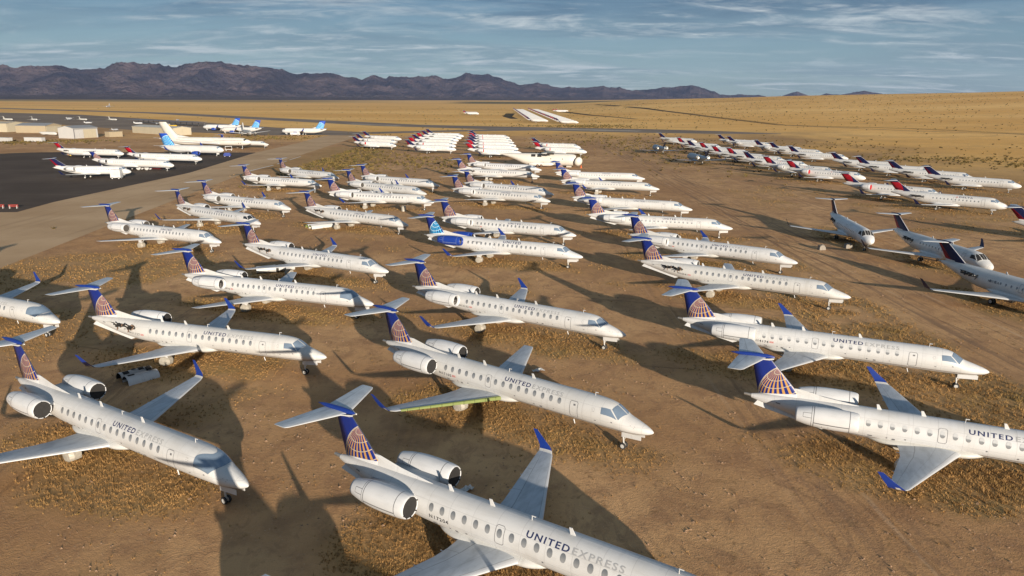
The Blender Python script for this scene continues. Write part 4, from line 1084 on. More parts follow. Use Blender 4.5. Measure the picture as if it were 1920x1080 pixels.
for x in (-121.2, -117.9):
    vehicle('barricade', 'red and white barricade at the edge of the dark apron, %s of a pair' % ('left' if x < -120 else 'right'), 'barricade', (x, 170.5, 0), R(6), [('plank', lambda m: (m.box((0, 0, .8), (2.2, .12, .22)), m.box((0, 0, .45), (2.2, .10, .14))), RED), ('leg', lambda m: (m.box((-.8, 0, .36), (.12, .6, .72), taper=.5), m.box((.8, 0, .36), (.12, .6, .72), taper=.5)), M['fair'])])
v = vehicle('fuel_truck', 'white utility truck parked under the lone light blue tailed airliner', 'truck', (-150.5, 512, 0), R(3), [('body', lambda m: (m.box((-.8, 0, 1.4), (4.6, 2.2, 1.5))), M['white']), ('cab', lambda m: m.box((2.5, 0, 1.5), (1.9, 2.1, 1.9), taper=.85), M['white'])])
wheels4(v, (-2, 2.3), (-1, 1), .5, .35, [M['rubber'], M['fair']])
v = vehicle('cargo_dolly', 'white dolly with open rack under the long jetliner nose', 'cart', (-140, 363, 0), R(20), [('rack', lambda m: (m.box((0, 0, .7), (3.4, 1.7, .15)), m.box((-1.5, 0, 1.5), (.12, 1.7, 1.6)), m.box((1.5, 0, 1.5), (.12, 1.7, 1.6)), m.box((0, 0, 2.2), (3.1, 1.7, .12))), M['white'])])
wheels4(v, (-1.2, 1.2), (-.7, .7), .3, .2, [M['rubber'], M['fair']])

def cowling(label, loc, rz, L, r0, holes, lip=M['lime']):
    t = thing('engine_cowling', label, 'engine cover', loc, rz, 'engine covers lying on the dirt')
    mb = MB()
    for sg in (1, -1):
        rows, uvs = [], []
        for i in range(9):
            rows.append([(-L/2+L*i/8, sg*r0*.93+r0*math.cos(PI*j/14)*(1-.10*i/8), r0*(1.05-.1*i/8)*math.sin(PI*j/14)) for j in range(15)])
        mb.grid(rows); mb.grid([[(p[0], p[1]*.985+sg*.01, p[2]*.94) for p in q] for q in rows], 1)
    put('shell', mb.mesh('cowling_shell', [M['white'], lip]), t)
    mb = MB()
    for (x, y, w, l) in holes:
        sg = 1 if y > 0 else -1
        rows = []
        for i in range(3):
            row = []
            for j in range(5):
                yy = y-l/2+l*j/4; d = (yy-sg*r0*.93)/r0; row.append((x-w/2+w*i/2, yy, r0*math.sqrt(max(0, 1-d*d))*1.03+.03))
            rows.append(row)
        mb.grid(rows)
    put('hatch_opening', mb.mesh('hatch_openings', M['dark']), t)
cowling('pair of white engine cover halves with dark square openings by the left foreground wing', (-35.3, 64.2, 0), R(50), 2.9, .72, [(-.9, -.6, .6, .5), (-.9, .45, .55, .45), (.5, .55, .5, .5), (1.1, .3, .5, .5), (-.1, .7, .4, .3), (1.0, -.55, .5, .4)], M['dark'])
cowling('pair of white engine cover tubes with green rims under an engineless jet wing', (-39.4, 147.2, 0), R(42), 5.2, .75, [(.5, .6, .5, .3)])
r = thing('engine_barrel', 'long white engine barrel with black ring lying between two jets', 'engine cover', (-36.2, 107.5, .55), R(24), 'engine covers lying on the dirt')
mb = MB(); mb.tube((-2.6, 0, 0), (.2, 0, 0), .52, .60, 20); mb.tube((.6, 0, 0), (3.0, 0, 0), .58, .46, 20); put('shell', mb.mesh('barrel_shell', M['fair']), r)
mb = MB(); mb.tube((.2, 0, 0), (.6, 0, 0), .56, .56, 20); put('ring', mb.mesh('barrel_ring', M['dark']), r)
mb = MB(); mb.tube((0, 0, 0), (0, 0, 1.25), .55, .55, 18); mb.tube((0, 0, .35), (0, 0, .42), .58, .58, 18); mb.tube((0, 0, .85), (0, 0, .92), .58, .58, 18)
thing('drum', 'white drum standing alone on the dirt between rows', 'drum', (-25.5, 169.3, 0), 0, None, mb.mesh('drum', M['wrap']))
for x, y, q, s in ((55.0, 126.6, 'left, chipped', 1.0), (60.4, 128.2, 'right, squarer', 1.08)):
    mb = MB(); mb.box((0, 0, .4), (1.15*s, .9, .8), taper=.84); mb.box((.1, .05, .84), (.4, .4, .12)); mb.box((-.45*s, -.2, .3), (.5, .7, .6), taper=.7)
    thing('concrete_block', 'pale concrete anchor block near the stripped cockpit jet, the %s one' % q, 'block', (x, y, 0), R(10*s), 'concrete anchor blocks', mb.mesh('concrete_block', M['concrete']))

for x, y, rz, lab in ((2.6, 66.5, 20, 'crumpled white sheet scrap on the dirt right of the far cut off wing tip'), (-3.1, 44.0, 50, 'small white scrap lying on the dirt beside the nearest jet engine')):
    mb = MB(); rr = np.random.default_rng(int(rz))
    mb.grid([[(-.6+.24*i, -.3+.2*j, .05+rr.uniform(0, .28)) for i in range(6)] for j in range(4)], smooth=False)
    thing('scrap', lab, 'scrap', (x, y, 0), R(rz), None, mb.mesh('scrap', M['fair']))
# ------------------------------------------------------------------ where everything is parked
S_ = lambda *a, **k: erj_place(*a, **k)
S_((-16.6, 41.2), -31.3, 'white jet nearest at lower left with dark round intakes and whole windshield screen', eng=('void', 'void'), wl=('1', '1'), shield='full')
S_((-17.5, 64.7), -17.3, 'white jet with a black hole for its engine, behind the dark square holed cover halves', eng=('stub', 'void'), regtxt=reg('N11127', s=22.2, t=104))
S_((-16.4, 82.9), -19.2, 'white jet with square cut wing tips and open fan before the white barrel', shield='full', eng=('fan', 'void'), wl=('0', '0'), regtxt=reg('N12996', s=21.3, t=106))
S_((-17.4, 99.6), -27.4, 'white jet missing its near engine with a brown stained scar, white barrel under its wing', eng=('stub', 'void'), regtxt=reg('N11107', s=22.2, t=104, flag=False))
S_((-19.9, 137.7), -31.5, 'white jet missing its near engine above a pair of green rimmed cover tubes', eng=('stub', 'void'), wl=('0', '0'), titles='titles_faded')
S_((-18.4, 169.9), -16.6, 'white jet with dark intake disc just behind the white drum, front of a close trio', wl=('1', '1'), titles='titles_faded')
S_((-21.9, 185.2), -32.3, 'white jet in the middle of the close trio behind the white drum', wl=('0', '1'), titles='titles_faded')
S_((-20.2, 202.3), -28.5, 'white jet at the back of the close trio behind the white drum', wl=('0', '1'), titles='titles_faded', near=False)
S_((-49.1, 120.4), -24.4, 'white jet farthest left in the mid row, dark intake disc and no wing tip fins', wl=('0', '0'), titles='titles_faded')
S_((-48.7, 139.0), -33.9, 'white jet with near engine removed and dark wing tip fin, second in the left row', eng=('stub', 'void'), wl=('1', '1'), shield='dark', titles='titles_faded')
S_((-48.5, 158.2), -27.9, 'white jet with dark intake disc and blue windshield, third in the left row', wl=('0', '1'), titles='titles_faded')
S_((-52.8, 201.5), -23.0, 'white jet with tail by the white painted line beside the taxiway, nearer of two', wl=('1', '1'), titles='titles_faded', near=False)
S_((-52.5, 220.8), -34.8, 'white jet at the back of the left row beside the taxiway white line', wl=('0', '1'), titles='titles_faded', near=False)
S_((-49.1, 75.3), -24, 'white jet cut by the left edge, only nose and far wing in view', eng=('void', 'void'), shield='full')
S_((12.3, 27.6), -33, 'nearest white jet at the bottom of the photo, its nose cut off by the frame', eng=('void', 'void'), regtxt=reg('N17204', s=19.6, t=104, flag=False))
S_((12.7, 7.4), -32, 'white jet almost wholly below the bottom edge, only its long shadow and tailplane tip showing', eng=('void', 'void'), near=False, titles=None)
S_((10.5, 49.0), -36.5, 'white jet with bright green stripped edge along its near wing', eng=('void', 'void'), wl=('1', '0'), wings=('_stripped', ''), regtxt=reg('N17105', s=20.2, t=106))
S_((11.9, 71.7), -31.6, 'white jet in the photo centre with open fan and both blue wing tip fins', eng=('fan', 'void'), regtxt=reg('N13132', s=20.6, t=106))
S_((11.0, 110.0), -23.9, 'white jet with solid blue engines and light blue globe tail', eng=('fan', 'void'), titles='titles_big', fin='fin_cyan', engmat='eng_blue', regtxt=reg('N11187', s=18.6, t=66, flag=False, size=.30), wrapped=True)
S_((11.5, 128.2), -25.0, 'white jet directly behind the blue engined one, open fan and no near wing tip fin', eng=('fan', 'void'), wl=('0', '0'), regtxt=reg('N14125', s=20.4, t=106))
S_((9.1, 172.5), -28.8, 'white jet with plain wing tips, front of a pair in the centre row', wl=('0', '0'), titles='titles_faded', eng=('fan', 'void'))
S_((10.6, 185.0), -31.6, 'white jet with far blue wing tip fin, back of a centre row pair', wl=('0', '1'), titles='titles_faded')
S_((8.5, 229.3), -18.0, 'white jet with missing near engine left of the cargo hulk', eng=('stub', 'disc'), wl=('0', '0'), titles='titles_faded', near=False)
S_((10.0, 250.7), -20.7, 'white jet with dark disc nearest to the cargo hulk tail end', wl=('0', '0'), titles='titles_faded', near=False)
S_((44.4, 42.1), -23.5, 'white jet with covered engines, nose cut off by the lower right edge', eng=('whitecover', 'whitecover'))
S_((43.3, 61.7), -25.2, 'white jet with white covered engines and torn near wing tip at right of the foreground', eng=('whitecover', 'whitecover'), wl=('0', '1'), regtxt=reg('N14174', s=20.4, t=106))
S_((42.2, 87.1), -31.6, 'white jet with black engine cavity and black registration number in the right row', eng=('stub', 'disc'), wl=('0', '0'), regtxt=reg('N16541', s=22.0, t=104))
S_((43.0, 106.6), -35.1, 'white jet with open fan behind the one with the black engine cavity', eng=('fan', 'void'), wl=('0', '1'), regtxt=reg('N27152', s=21.2, t=105))
S_((41.9, 136.2), -17.2, 'white jet with covered engine and pale windows behind the open fan jet at right', eng=('whitecover', 'whitecover'), wl=('0', '1'), wrapped=False)
S_((40.0, 160.2), -22.0, 'white jet without any cabin windows in the right row', eng=('whitecover', 'whitecover'), windows=False, wl=('0', '0'))
S_((40.0, 197.7), -19.4, 'white jet second from the back of the right globe tailed row', eng=('whitecover', 'whitecover'), wl=('1', '1'), titles='titles_faded', near=False)
S_((40.7, 223.9), -11.9, 'white jet at the back of the right row near the cargo hulk nose', eng=('whitecover', 'whitecover'), wl=('0', '0'), titles='titles_faded', near=False)
S_((-126, 381), -14, 'white jet behind the long white jetliner, only blue tail tip and nose showing', eng=('disc', 'disc'), near=False, titles=None, windows=False)

def fwd(tail, yaw, L=26.6): return (tail[0]+L*math.cos(R(yaw)), tail[1]+L*math.sin(R(yaw)))
ordn = ['first', 'second', 'third', 'fourth', 'fifth', 'sixth', 'seventh', 'eighth', 'ninth', 'tenth', 'eleventh', 'twelfth']
EG = [((86, 440), 'navy'), ((86, 390), 'red'), ((85, 363), 'navy'), ((87, 347), 'red'), ((86, 321), 'red'), ((89, 309), 'red'), ((89, 286), 'navy'), ((89, 263), 'red'), ((91, 246), 'red'), ((91, 204), 'red'), ((95, 185), 'red'), ((95, 139), 'navy')]
for i, (t_, c) in enumerate(EG):
    e = 'red' if i in (8, 9) else ('void' if i in (7,) else 'stub')
    lab = 'white jet with %s tail, %s from the far end of the front row at right' % (c, ordn[i])
    if i == 9: lab = 'white jet with red tail and red intake cover second from the near right corner row'
    if i == 10: lab = 'white jet with big red tail, largest whole one of the front right row'
    if i == 11: lab = 'navy tail and white tail cone of a jet cut by the right edge'
    crj_place(fwd(t_, -44), -44, lab, c, (e, 'void'), 2, titles=i in (6, 7, 8, 9, 10), grp='white jets with navy or red tails in the two rows at right')
for i, t_ in enumerate([(117, 425), (117, 406), (120, 369), (121, 350), (120, 323), (122, 284), (123, 265), (125, 246), (126, 226)]):
    crj_place(fwd(t_, -44), -44, 'white navy tailed jet, %s from the far end of the back row at right' % ordn[i], 'navy', ('stub', 'stub') if i > 2 else ('void', 'void'), 2, grp='white jets with navy or red tails in the two rows at right')
HG = 'stripped white jets with navy tails facing the camera'
crj_place((61.7, 122.7), -98, 'white stripped jet with broken black cockpit windows facing the camera beside the concrete blocks', 'navy', ('stub', 'stub'), 2, stripped=True, grp=HG)
crj_place((70.0, 103.1), -86, 'white stripped jet with black cockpit windows between two others, dark far wing tip fin upright', 'navy', ('stub', 'stub'), 2, stripped=True, grp=HG)
crj_place((67.6, 78.0), -77, 'white stripped jet with navy tail and black engine scar, nose cut by the right edge', 'navy', ('stub', 'stub'), 2, stripped=True, grp=HG, regn=True)
FG = 'white jets with navy and red tails in the middle distance blocks'
for grp, yaw, items in (
    ('leftmost block of three', -20, [((-58.9, 374.7), 'navy', 'red'), ((-63.0, 403), 'navy', 'void'), ((-65.1, 433), 'navy', 'void')]),
    ('second block of six', -15, [((-26.6, 348.4), 'navy', 'void'), ((-28.7, 373.7), 'red', 'red'), ((-30.2, 400), 'navy', 'void'), ((-31.0, 424), 'red', 'stub'), ((-31.1, 449), 'navy', 'stub'), ((-31.2, 473), 'navy', 'void')]),
    ('third block of six', -13, [((4.0, 327), 'red', 'red'), ((2.8, 354), 'red', 'red'), ((1.8, 378), 'navy', 'red'), ((1.0, 402), 'navy', 'void'), ((-.4, 428), 'red', 'red'), ((-1.8, 455), 'navy', 'red')]),
    ('pair behind the cargo hulk', -20, [((33.9, 336), 'red', 'red'), ((33.9, 368), 'navy', 'red')])):
    for i, (n, c, e) in enumerate(items):
        crj_place(n, yaw, 'white jet with %s tail, %s from the front in the %s' % (c, ordn[i], grp), c, (e, e), 2, grp=FG)
AG = 'white jets with T tails on the dark apron'
crj_place((-123.8, 237.2), 0, 'white jet with navy and red tail nearest the white ground unit', 'navy', ('void', 'void'), 2, grp=AG)
crj_place((-120, 259.5), -14, 'long white jet with blue globe tail on the dark apron', 'globe', ('void', 'void'), 2, CRJL, grp=AG)
crj_place((-165, 312), -14, 'long white jet with red tail farthest left on the apron behind the orange tug', 'red', ('stub', 'void'), 2, CRJL, grp=AG)
crj_place((-121.5, 287.1), -14, 'long white red tailed jet between the globe tail and the light blue tail', 'red', ('void', 'void'), 2, CRJL, grp=AG)
crj_place((71.0, 371), 91, 'blue grey jet without tailplane, farther of the two by the right hand dirt lane', 'grey', ('void', 'void'), 1, GREY, tail=False, grp='blue grey jets without tailplanes')
crj_place((75.0, 314), 94, 'blue grey jet without tailplane, nearer of the two by the right hand dirt lane', 'grey', ('void', 'void'), 1, GREY, tail=False, grp='blue grey jets without tailplanes')

def merged(name, K, fin):
    vs, fs, mi, mats = [], [], [], []
    for k in ('fuselage', 'fin_'+fin, 'dorsal', 'wingr', 'wingl', 'wingletr', 'wingletl', 'tailplaner', 'tailplanel', 'engr', 'engl', 'bullet', 'mgr', 'mgl', 'ng'):
        me = K[k]; o = len(vs); vs += [tuple(v.co) for v in me.vertices]
        idx = []
        for m in me.materials:
            if m not in mats: mats.append(m)
            idx.append(mats.index(m))
        for p in me.polygons: fs.append([o+i for i in p.vertices]); mi.append(idx[p.material_index])
    me = bpy.data.meshes.new(name); me.from_pydata(vs, [], fs)
    for m in mats: me.materials.append(m)
    me.polygons.foreach_set('material_index', mi); me.polygons.foreach_set('use_smooth', [True]*len(fs)); me.uv_layers.new(name='UVMap'); me.update(); return me
FAR = {c: merged('far_jet_'+c, CRJ, c) for c in ('navy', 'red')}
def far_jet(nose, yaw, c, label, grp, z=0.0):
    a = R(yaw); thing('regional_jet', label, 'airplane', (nose[0]-CX*math.cos(a), nose[1]-CX*math.sin(a), z), a, grp, FAR[c])
for row, (p0, p1), n in (('left', ((38.3, 804), (24, 1539)), 24), ('right', ((66.9, 756), (55, 1560)), 26)):
    for i in range(n):
        f = i/(n-1); c = 'navy' if (i*7 % 5) in (0, 2, 3) else 'red'
        lab = 'tiny white jet packed nose to tail in the long distant %s hand row' % row
        if i == 0: lab = 'distant white navy tailed jet at the near end of the long %s hand row' % row
        far_jet((p0[0]+(p1[0]-p0[0])*f, p0[1]+(p1[1]-p0[1])*f), -24, c, lab, 'tiny jets packed in the long distant %s row' % row)
for i, (x, y, c) in enumerate([(-52, 1150, 'red'), (-54, 1180, 'red'), (-56, 1212, 'navy')]):
    far_jet((x, y), -14, c, 'far white jet of the lone cluster left of the distant rows, %s' % ['nearest', 'middle', 'farthest'][i], 'lone cluster of far jets')
for i, (x, y) in enumerate([(100, 1405), (108, 1450)]):
    far_jet((x, y), -10, 'red', 'far red tailed jet right of the distant rows, %s of two' % ['nearer', 'farther'][i], 'two far red tailed jets')

# ------------------------------------------------------------------ ground
TA = ([-2, .05, .1, .18, .287, .36, .507, .706, 1.2], [0, 0, 8, 22, 30, 37, 44, 54, 62])
def terrain(x, y):
    r = np.hypot(x, y); az = x/np.maximum(y, 1.0)
    A = np.interp(az, *TA)
    up = sstep(480, 2600, r); dn = 1-.25*sstep(2700, 6000, r)
    und = (fbm(x/420, y/420, 5)-.5)*5*sstep(500, 1800, r)*sstep(-.1, .25, az)
    return A*up*dn+und
PLANES = [(o.location.x, o.location.y, o.rotation_euler.z, 13.5) for o in bpy.data.objects if o.name.startswith('regional_jet') and o.location.y < 480]
def cover(x, y):
    """share of the dirt that dry grass hides"""
    n1 = fbm(x/7, y/7, 3, 4); n2 = fbm(x/2.2, y/2.2, 9, 3); n3 = fbm(x/38, y/38, 21, 3)
    g = np.zeros_like(x)
    for px, py, a, hl in PLANES:
        d2 = (x-px)**2+(y-py)**2; m = d2 < 420
        if not m.any(): continue
        dx, dy = x[m]-px, y[m]-py; u = dx*math.cos(a)+dy*math.sin(a); v = -dx*math.sin(a)+dy*math.cos(a)
        e = np.sqrt(((u-1.0)/13.0)**2+((v+1.2)/4.4)**2)
        g[m] = np.maximum(g[m], 1-sstep(.55, 1.25, e+(n1[m]-.5)*1.5))
    lane = sstep(46, 49, x)*(1-sstep(57, 62, x))*(1-sstep(300, 360, y))
    base = sstep(.60, .76, n1*.6+n3*.4)*.6
    east = sstep(58, 66, x)*(1-sstep(330, 420, y))*sstep(.42, .60, n1*.5+n3*.5)*.75
    row = sstep(32, 37, x)*(1-sstep(47, 52, x))*(1-sstep(95, 150, y))*sstep(.38, .55, n1)*.9
    left = sstep(-96, -86, -(-x))*0
    patch = (1-sstep(.5, 1.2, np.hypot((x+80)/26, (y-330)/95)+(n1-.5)*1.1))*.85
    pl = (1-sstep(.6, 1.2, np.hypot((x+66)/22, (y-107)/13)+(n1-.5)*1.2))*.8
    pl2 = (1-sstep(.6, 1.2, np.hypot((x+56)/14, (y-78)/9)+(n1-.5)*1.2))*.6
    far = sstep(470, 640, y)*(.62+.5*(n3-.5))
    far = np.maximum(far, sstep(95, 160, x)*sstep(120, 260, y)*.7)
    g = np.maximum.reduce([g, base*(1-lane), east, row, patch, pl, pl2, far])
    g = g*(1-.85*lane)
    return np.clip(g*(.45+.8*n2), 0, 1)

def axis(a, b, step, lo, hi, mid, mstep, grow=1.11):
    pts = list(np.arange(a, b+1e-6, step))
    for sgn, lim, m in ((1, hi, mid[1]), (-1, lo, mid[0])):
        p = b if sgn > 0 else a; q = []; s = mstep
        while (p < m if sgn > 0 else p > m): p += sgn*mstep; q.append(p)
        while (p < lim if sgn > 0 else p > lim): s *= grow; p += sgn*s; q.append(p)
        q[-1] = lim
        pts = pts+q if sgn > 0 else q[::-1]+pts
    return np.array(pts)
gx = axis(-76, 92, .7, -13000, 13000, (-240, 240), 2.2)
gy = axis(18, 125, .7, -320, 15500, (0, 330), 1.6)
XX, YY = np.meshgrid(gx, gy); ZZ = terrain(XX.ravel(), YY.ravel())
def gridmesh(name, X, Y, Z, mat):
    ny, nx = X.shape
    me = bpy.data.meshes.new(name); nv = nx*ny
    me.vertices.add(nv); me.vertices.foreach_set('co', np.stack([X.ravel(), Y.ravel(), Z.ravel()], 1).ravel().astype(np.float32))
    i = (np.arange(ny-1)[:, None]*nx+np.arange(nx-1)[None, :]).ravel()
    q = np.stack([i, i+1, i+nx+1, i+nx], 1).ravel()
    me.loops.add(len(q)); me.loops.foreach_set('vertex_index', q.astype(np.int32))
    me.polygons.add(len(i)); me.polygons.foreach_set('loop_start', (np.arange(len(i))*4).astype(np.int32))
    me.polygons.foreach_set('use_smooth', np.ones(len(i), bool))
    me.materials.append(mat); me.update(calc_edges=True); return me
def setattr_(me, name, arr):
    a = me.attributes.new(name, 'FLOAT', 'POINT'); a.data.foreach_set('value', arr.astype(np.float32))

def ground_mat():
    m = Mat('desert_dirt', .95, .12)
    P = m.tc('Object'); x, y, z = m.xyz(P)
    cov = m.attr('cover'); lane = m.attr('lane'); far = m.attr('far')
    n_big = m.noise(.035, 4, .55, P); n_mid = m.noise(.30, 5, .6, P, .4); n_fine = m.noise(3.2, 5, .65, P); n_px = m.noise(11.0, 3, .7, P)
    streak = m.noise(1.0, 5, .6, m.scaled(P, (1.15, .028, 1)), .25)
    streak2 = m.noise(1.0, 4, .6, m.scaled(P, (.10, .9, 1)), .3)
    dirt = m.mix(n_big.step(.30, .70), (.42, .230, .104), (.645, .388, .188))
    dirt = m.mix(n_mid.step(.42, .68)*.65, dirt, (.315, .172, .088))
    dirt = m.mix(m.noise(.9, 5, .68, m.scaled(P, (1, .55, 1), (3, 8, 0)), .8).step(.50, .66)*.5, dirt, (.30, .168, .09))
    dirt = m.mix((n_fine.step(.5, .85))*.4, dirt, (.68, .46, .28))
    dirt = m.mix((n_px.step(.58, .70))*.60*(1.0-far), dirt, (.165, .10, .06))
    weed = m.noise(.95, 5, .65, P, .5).step(.56, .66)*m.noise(.12, 3, .5, P).step(.46, .60)*(1.0-far)
    dirt = m.mix(weed*.70, dirt, m.mix(n_fine.step(.4, .7), (.17, .098, .045), (.40, .245, .105)))
    dirt = m.mix(streak.step(.50, .60)*lane*.70, dirt, (.25, .155, .095))
    dirt = m.mix(streak.step(.42, .30)*lane*.6, dirt, (.58, .41, .265))
    # pairs of ruts pressed by vehicles along the lanes and between the rows
    wob = (m.noise(.05, 3, .5, P)-.5)*5.0
    lx = x+wob+y*.02
    def rut_(px, ph, w): return (((lx+ph)/px).frac()-.5).abs()*px
    rut = rut_(9.7, .0, 0).lt(.17).max(rut_(9.7, 1.9, 0).lt(.17))*(lane*.8+.12)*m.noise(.09, 3, .6, m.scaled(P, (1, .25, 1))).step(.44, .56)
    lx2 = y+(m.noise(.045, 3, .5, P)-.5)*7.0+x*.32
    rut2 = ((((lx2)/13.1).frac()-.5).abs()*13.1).lt(.15).max(((((lx2+1.8)/13.1).frac()-.5).abs()*13.1).lt(.15))*m.noise(.06, 3, .6, m.scaled(P, (.3, 1, 1), (9, 4, 0))).step(.52, .60)*(1.0-far)
    rut = rut.max(rut2*.75)*n_fine.step(.30, .45)
    dirt = m.mix(rut*.62, dirt, (.17, .098, .054))
    # arcs left by turning tyres
    r = ((x-14.5)*(x-14.5)+(y-40.5)*(y-40.5)).sqrt()+(n_mid-.5)*.7
    arc = (r-8.0).abs().lt(.16).max((r-6.3).abs().lt(.16)).max((r-9.6).abs().lt(.10))*((y-40.5-(x-14.5)*.5).lt(3.0))*n_fine.gt(.42)
    dirt = m.mix(arc*.26, dirt, (.18, .115, .07))
    straw = m.mix(n_mid.step(.3, .7), (.29, .168, .064), (.43, .27, .108))
    straw = m.mix(m.noise(.11, 3, .5, P).step(.54, .70)*.5, straw, (.20, .165, .06))
    straw = m.mix(n_fine.step(.52, .8)*.5, straw, (.17, .10, .045))
    c = m.mix((cov*1.15+(n_fine-.5)*.5).sat()*.85, dirt, straw)
    # golden plain in the distance, with dark scrub dots and faint bands
    gold = m.mix(m.noise(.0042, 5, .6, m.scaled(P, (.35, 1.2, 1))).step(.35, .68), (.74, .405, .115), (.92, .565, .20))
    gold = m.mix(streak2.step(.50, .66)*.45, gold, (.46, .265, .10))
    gold = m.mix(m.noise(1.0, 6, .65, m.scaled(P, (.018, .055, 1))).step(.50, .66)*.34, gold, (.46, .275, .105))
    gold = m.mix(m.noise(.055, 5, .7, P).step(.54, .72)*.28, gold, (.38, .225, .09))
    dots = m.noise(.16, 3, .6, P).step(.67, .73); dens = m.noise(.0035, 3, .5, P).step(.45, .66)
    gold = m.mix(dots*dens*.45, gold, (.12, .09, .035))
    olive = m.noise(.0022, 4, .55, m.scaled(P, (.6, 1.3, 1))).step(.60, .70)
    gold = m.mix(olive*.22, gold, (.30, .20, .07))
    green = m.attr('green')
    gold = m.mix(green, gold, m.mix(n_big, (.085, .088, .034), (.13, .125, .05)))  # dark green field, plus cloud shade painted over the far left plain
    c = m.mix(far, c, gold)
    c = m.mix(m.attr('scrubline')*.8, c, (.085, .066, .038))
    # gravel: small stones lighter and darker than the dirt
    vo = m.nt.nodes.new('ShaderNodeTexVoronoi'); vo.inputs['Scale'].default_value = 4.5; m.nt.links.new(P, vo.inputs['Vector'])
    vd = V(m.nt, vo.outputs['Distance']); vc = m.xyz(vo.outputs['Color'])[0]
    stone = vd.lt(.20)*vc.gt(.72)*(1.0-far)*n_mid.step(.40, .58)
    c = m.mix(stone*.55, c, m.mix(vc.step(.72, 1.0), (.20, .125, .075), (.62, .46, .31)))
    m.color(c)
    m.bump(n_fine*.7+n_px*.6+n_mid*.9+stone*.5-rut*.8, .8, .12)
    return m.m
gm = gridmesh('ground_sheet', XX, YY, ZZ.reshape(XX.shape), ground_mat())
fx, fy = XX.ravel(), YY.ravel()
near = (np.abs(fx) < 420) & (fy < 900)
cv = np.zeros_like(fx); cv[near] = cover(fx[near], fy[near]); cv[~near] = .6
setattr_(gm, 'cover', cv)
lane = np.maximum.reduce([sstep(44, 49, fx)*(1-sstep(57, 63, fx)), sstep(16, 20, fx)*(1-sstep(26, 30, fx))*.55, sstep(-12, -8, fx)*(1-sstep(2-12, 4-8, fx))*.4, sstep(-44, -40, fx)*(1-sstep(-36, -30, fx))*.55, sstep(66, 70, fx)*(1-sstep(96, 104, fx))*.45])
setattr_(gm, 'lane', lane*sstep(20, 26, fy)*(1-sstep(400, 520, fy)))
n3 = fbm(fx/45, fy/45, 31, 3)
n4 = fbm(fx/14, fy/20, 57, 4)
farv = np.maximum(sstep(440, 640, fy+(n3-.5)*220+(n4-.5)*90)*sstep(-180, -60, fx+.25*fy), sstep(95, 200, fx-.12*fy+(n3-.5)*110+(n4-.5)*70)*sstep(90, 260, fy))
farv = np.maximum(farv, sstep(620, 800, fy+(n3-.5)*120)); setattr_(gm, 'far', farv)
az = fx/np.maximum(fy, 1)
green_shade = sstep(3300, 3600, fy)*(1-sstep(5200, 5600, fy))*sstep(-.10, -.05, az)*(1-sstep(.2, .27, az)); green_shade = np.maximum(green_shade, sstep(3300, 4000, fy)*(1-sstep(-.35, -.1, az))*.75)  # green field strip; at far left, cloud shade on the plain as dark colour
setattr_(gm, 'green', green_shade*.9)
def seg_dist(x, y, pts):
    d = np.full_like(x, 1e9)
    for (x0, y0), (x1, y1) in zip(pts[:-1], pts[1:]):
        l2 = (x1-x0)**2+(y1-y0)**2; t = np.clip(((x-x0)*(x1-x0)+(y-y0)*(y1-y0))/l2, 0, 1); d = np.minimum(d, np.hypot(x-x0-t*(x1-x0), y-y0-t*(y1-y0)))
    return d
setattr_(gm, 'scrubline', np.zeros_like(fx))
structure(put('ground', gm))

def sheet(name, poly, mat, z=.004, res=None, lift=0.0):
    """a flat surface of the airfield laid on the terrain"""
    import bmesh
    bm = bmesh.new(); bm.faces.new([bm.verts.new((p[0], p[1], 0)) for p in poly])
    bmesh.ops.triangulate(bm, faces=bm.faces[:])
    if res:
        xs = [p[0] for p in poly]; ys = [p[1] for p in poly]
        for a in np.arange(min(xs), max(xs), res): bmesh.ops.bisect_plane(bm, geom=bm.verts[:]+bm.edges[:]+bm.faces[:], plane_co=(a, 0, 0), plane_no=(1, 0, 0))
        for a in np.arange(min(ys), max(ys), res): bmesh.ops.bisect_plane(bm, geom=bm.verts[:]+bm.edges[:]+bm.faces[:], plane_co=(0, a, 0), plane_no=(0, 1, 0))
        for v in bm.verts: v.co.z = float(terrain(np.array([v.co.x]), np.array([v.co.y]))[0])+z+lift
    else:
        for v in bm.verts: v.co.z = z
    me = bpy.data.meshes.new(name); bm.to_mesh(me); bm.free(); me.materials.append(mat)
    return structure(put(name, me))
def band(pts, w):
    L, Rr = [], []
    for i, p in enumerate(pts):
        a = pts[max(0, i-1)]; b = pts[min(len(pts)-1, i+1)]; dx, dy = b[0]-a[0], b[1]-a[1]; l = math.hypot(dx, dy); ww = w[i] if isinstance(w, (list, tuple)) else w
        L.append((p[0]-dy/l*ww/2, p[1]+dx/l*ww/2)); Rr.append((p[0]+dy/l*ww/2, p[1]-dx/l*ww/2))
    return L+Rr[::-1]
def pave(name, c0, c1, sc=.05, streaks=(.02, .4, 1), bumpy=.2):
    m = Mat(name, .95, .06); P = m.tc('Object')
    n = m.noise(sc, 5, .6, P); s = m.noise(1, 5, .6, m.scaled(P, streaks)); f = m.noise(2.5, 4, .6, P)
    c = m.mix(n.step(.3, .7), c0, c1); c = m.mix(s.step(.5, .75)*.45, c, [v*.72 for v in c0]); c = m.mix(f.step(.55, .8)*.25, c, [v*1.25 for v in c1])
    m.color(c); m.bump(f, bumpy, .03); return m.m
ASPH = pave('apron_asphalt', (.085, .066, .052), (.120, .094, .074), .04, (.015, .35, 1))
LANE = pave('taxiway_dust', (.45, .30, .17), (.56, .39, .235), .05, (.5, .022, 1))
RAMP = pave('ramp_asphalt', (.20, .158, .122), (.27, .215, .165), .02, (.01, .05, 1))
RUN = pave('runway_asphalt', (.20, .165, .133), (.27, .222, .178), .012, (.006, .12, 1))
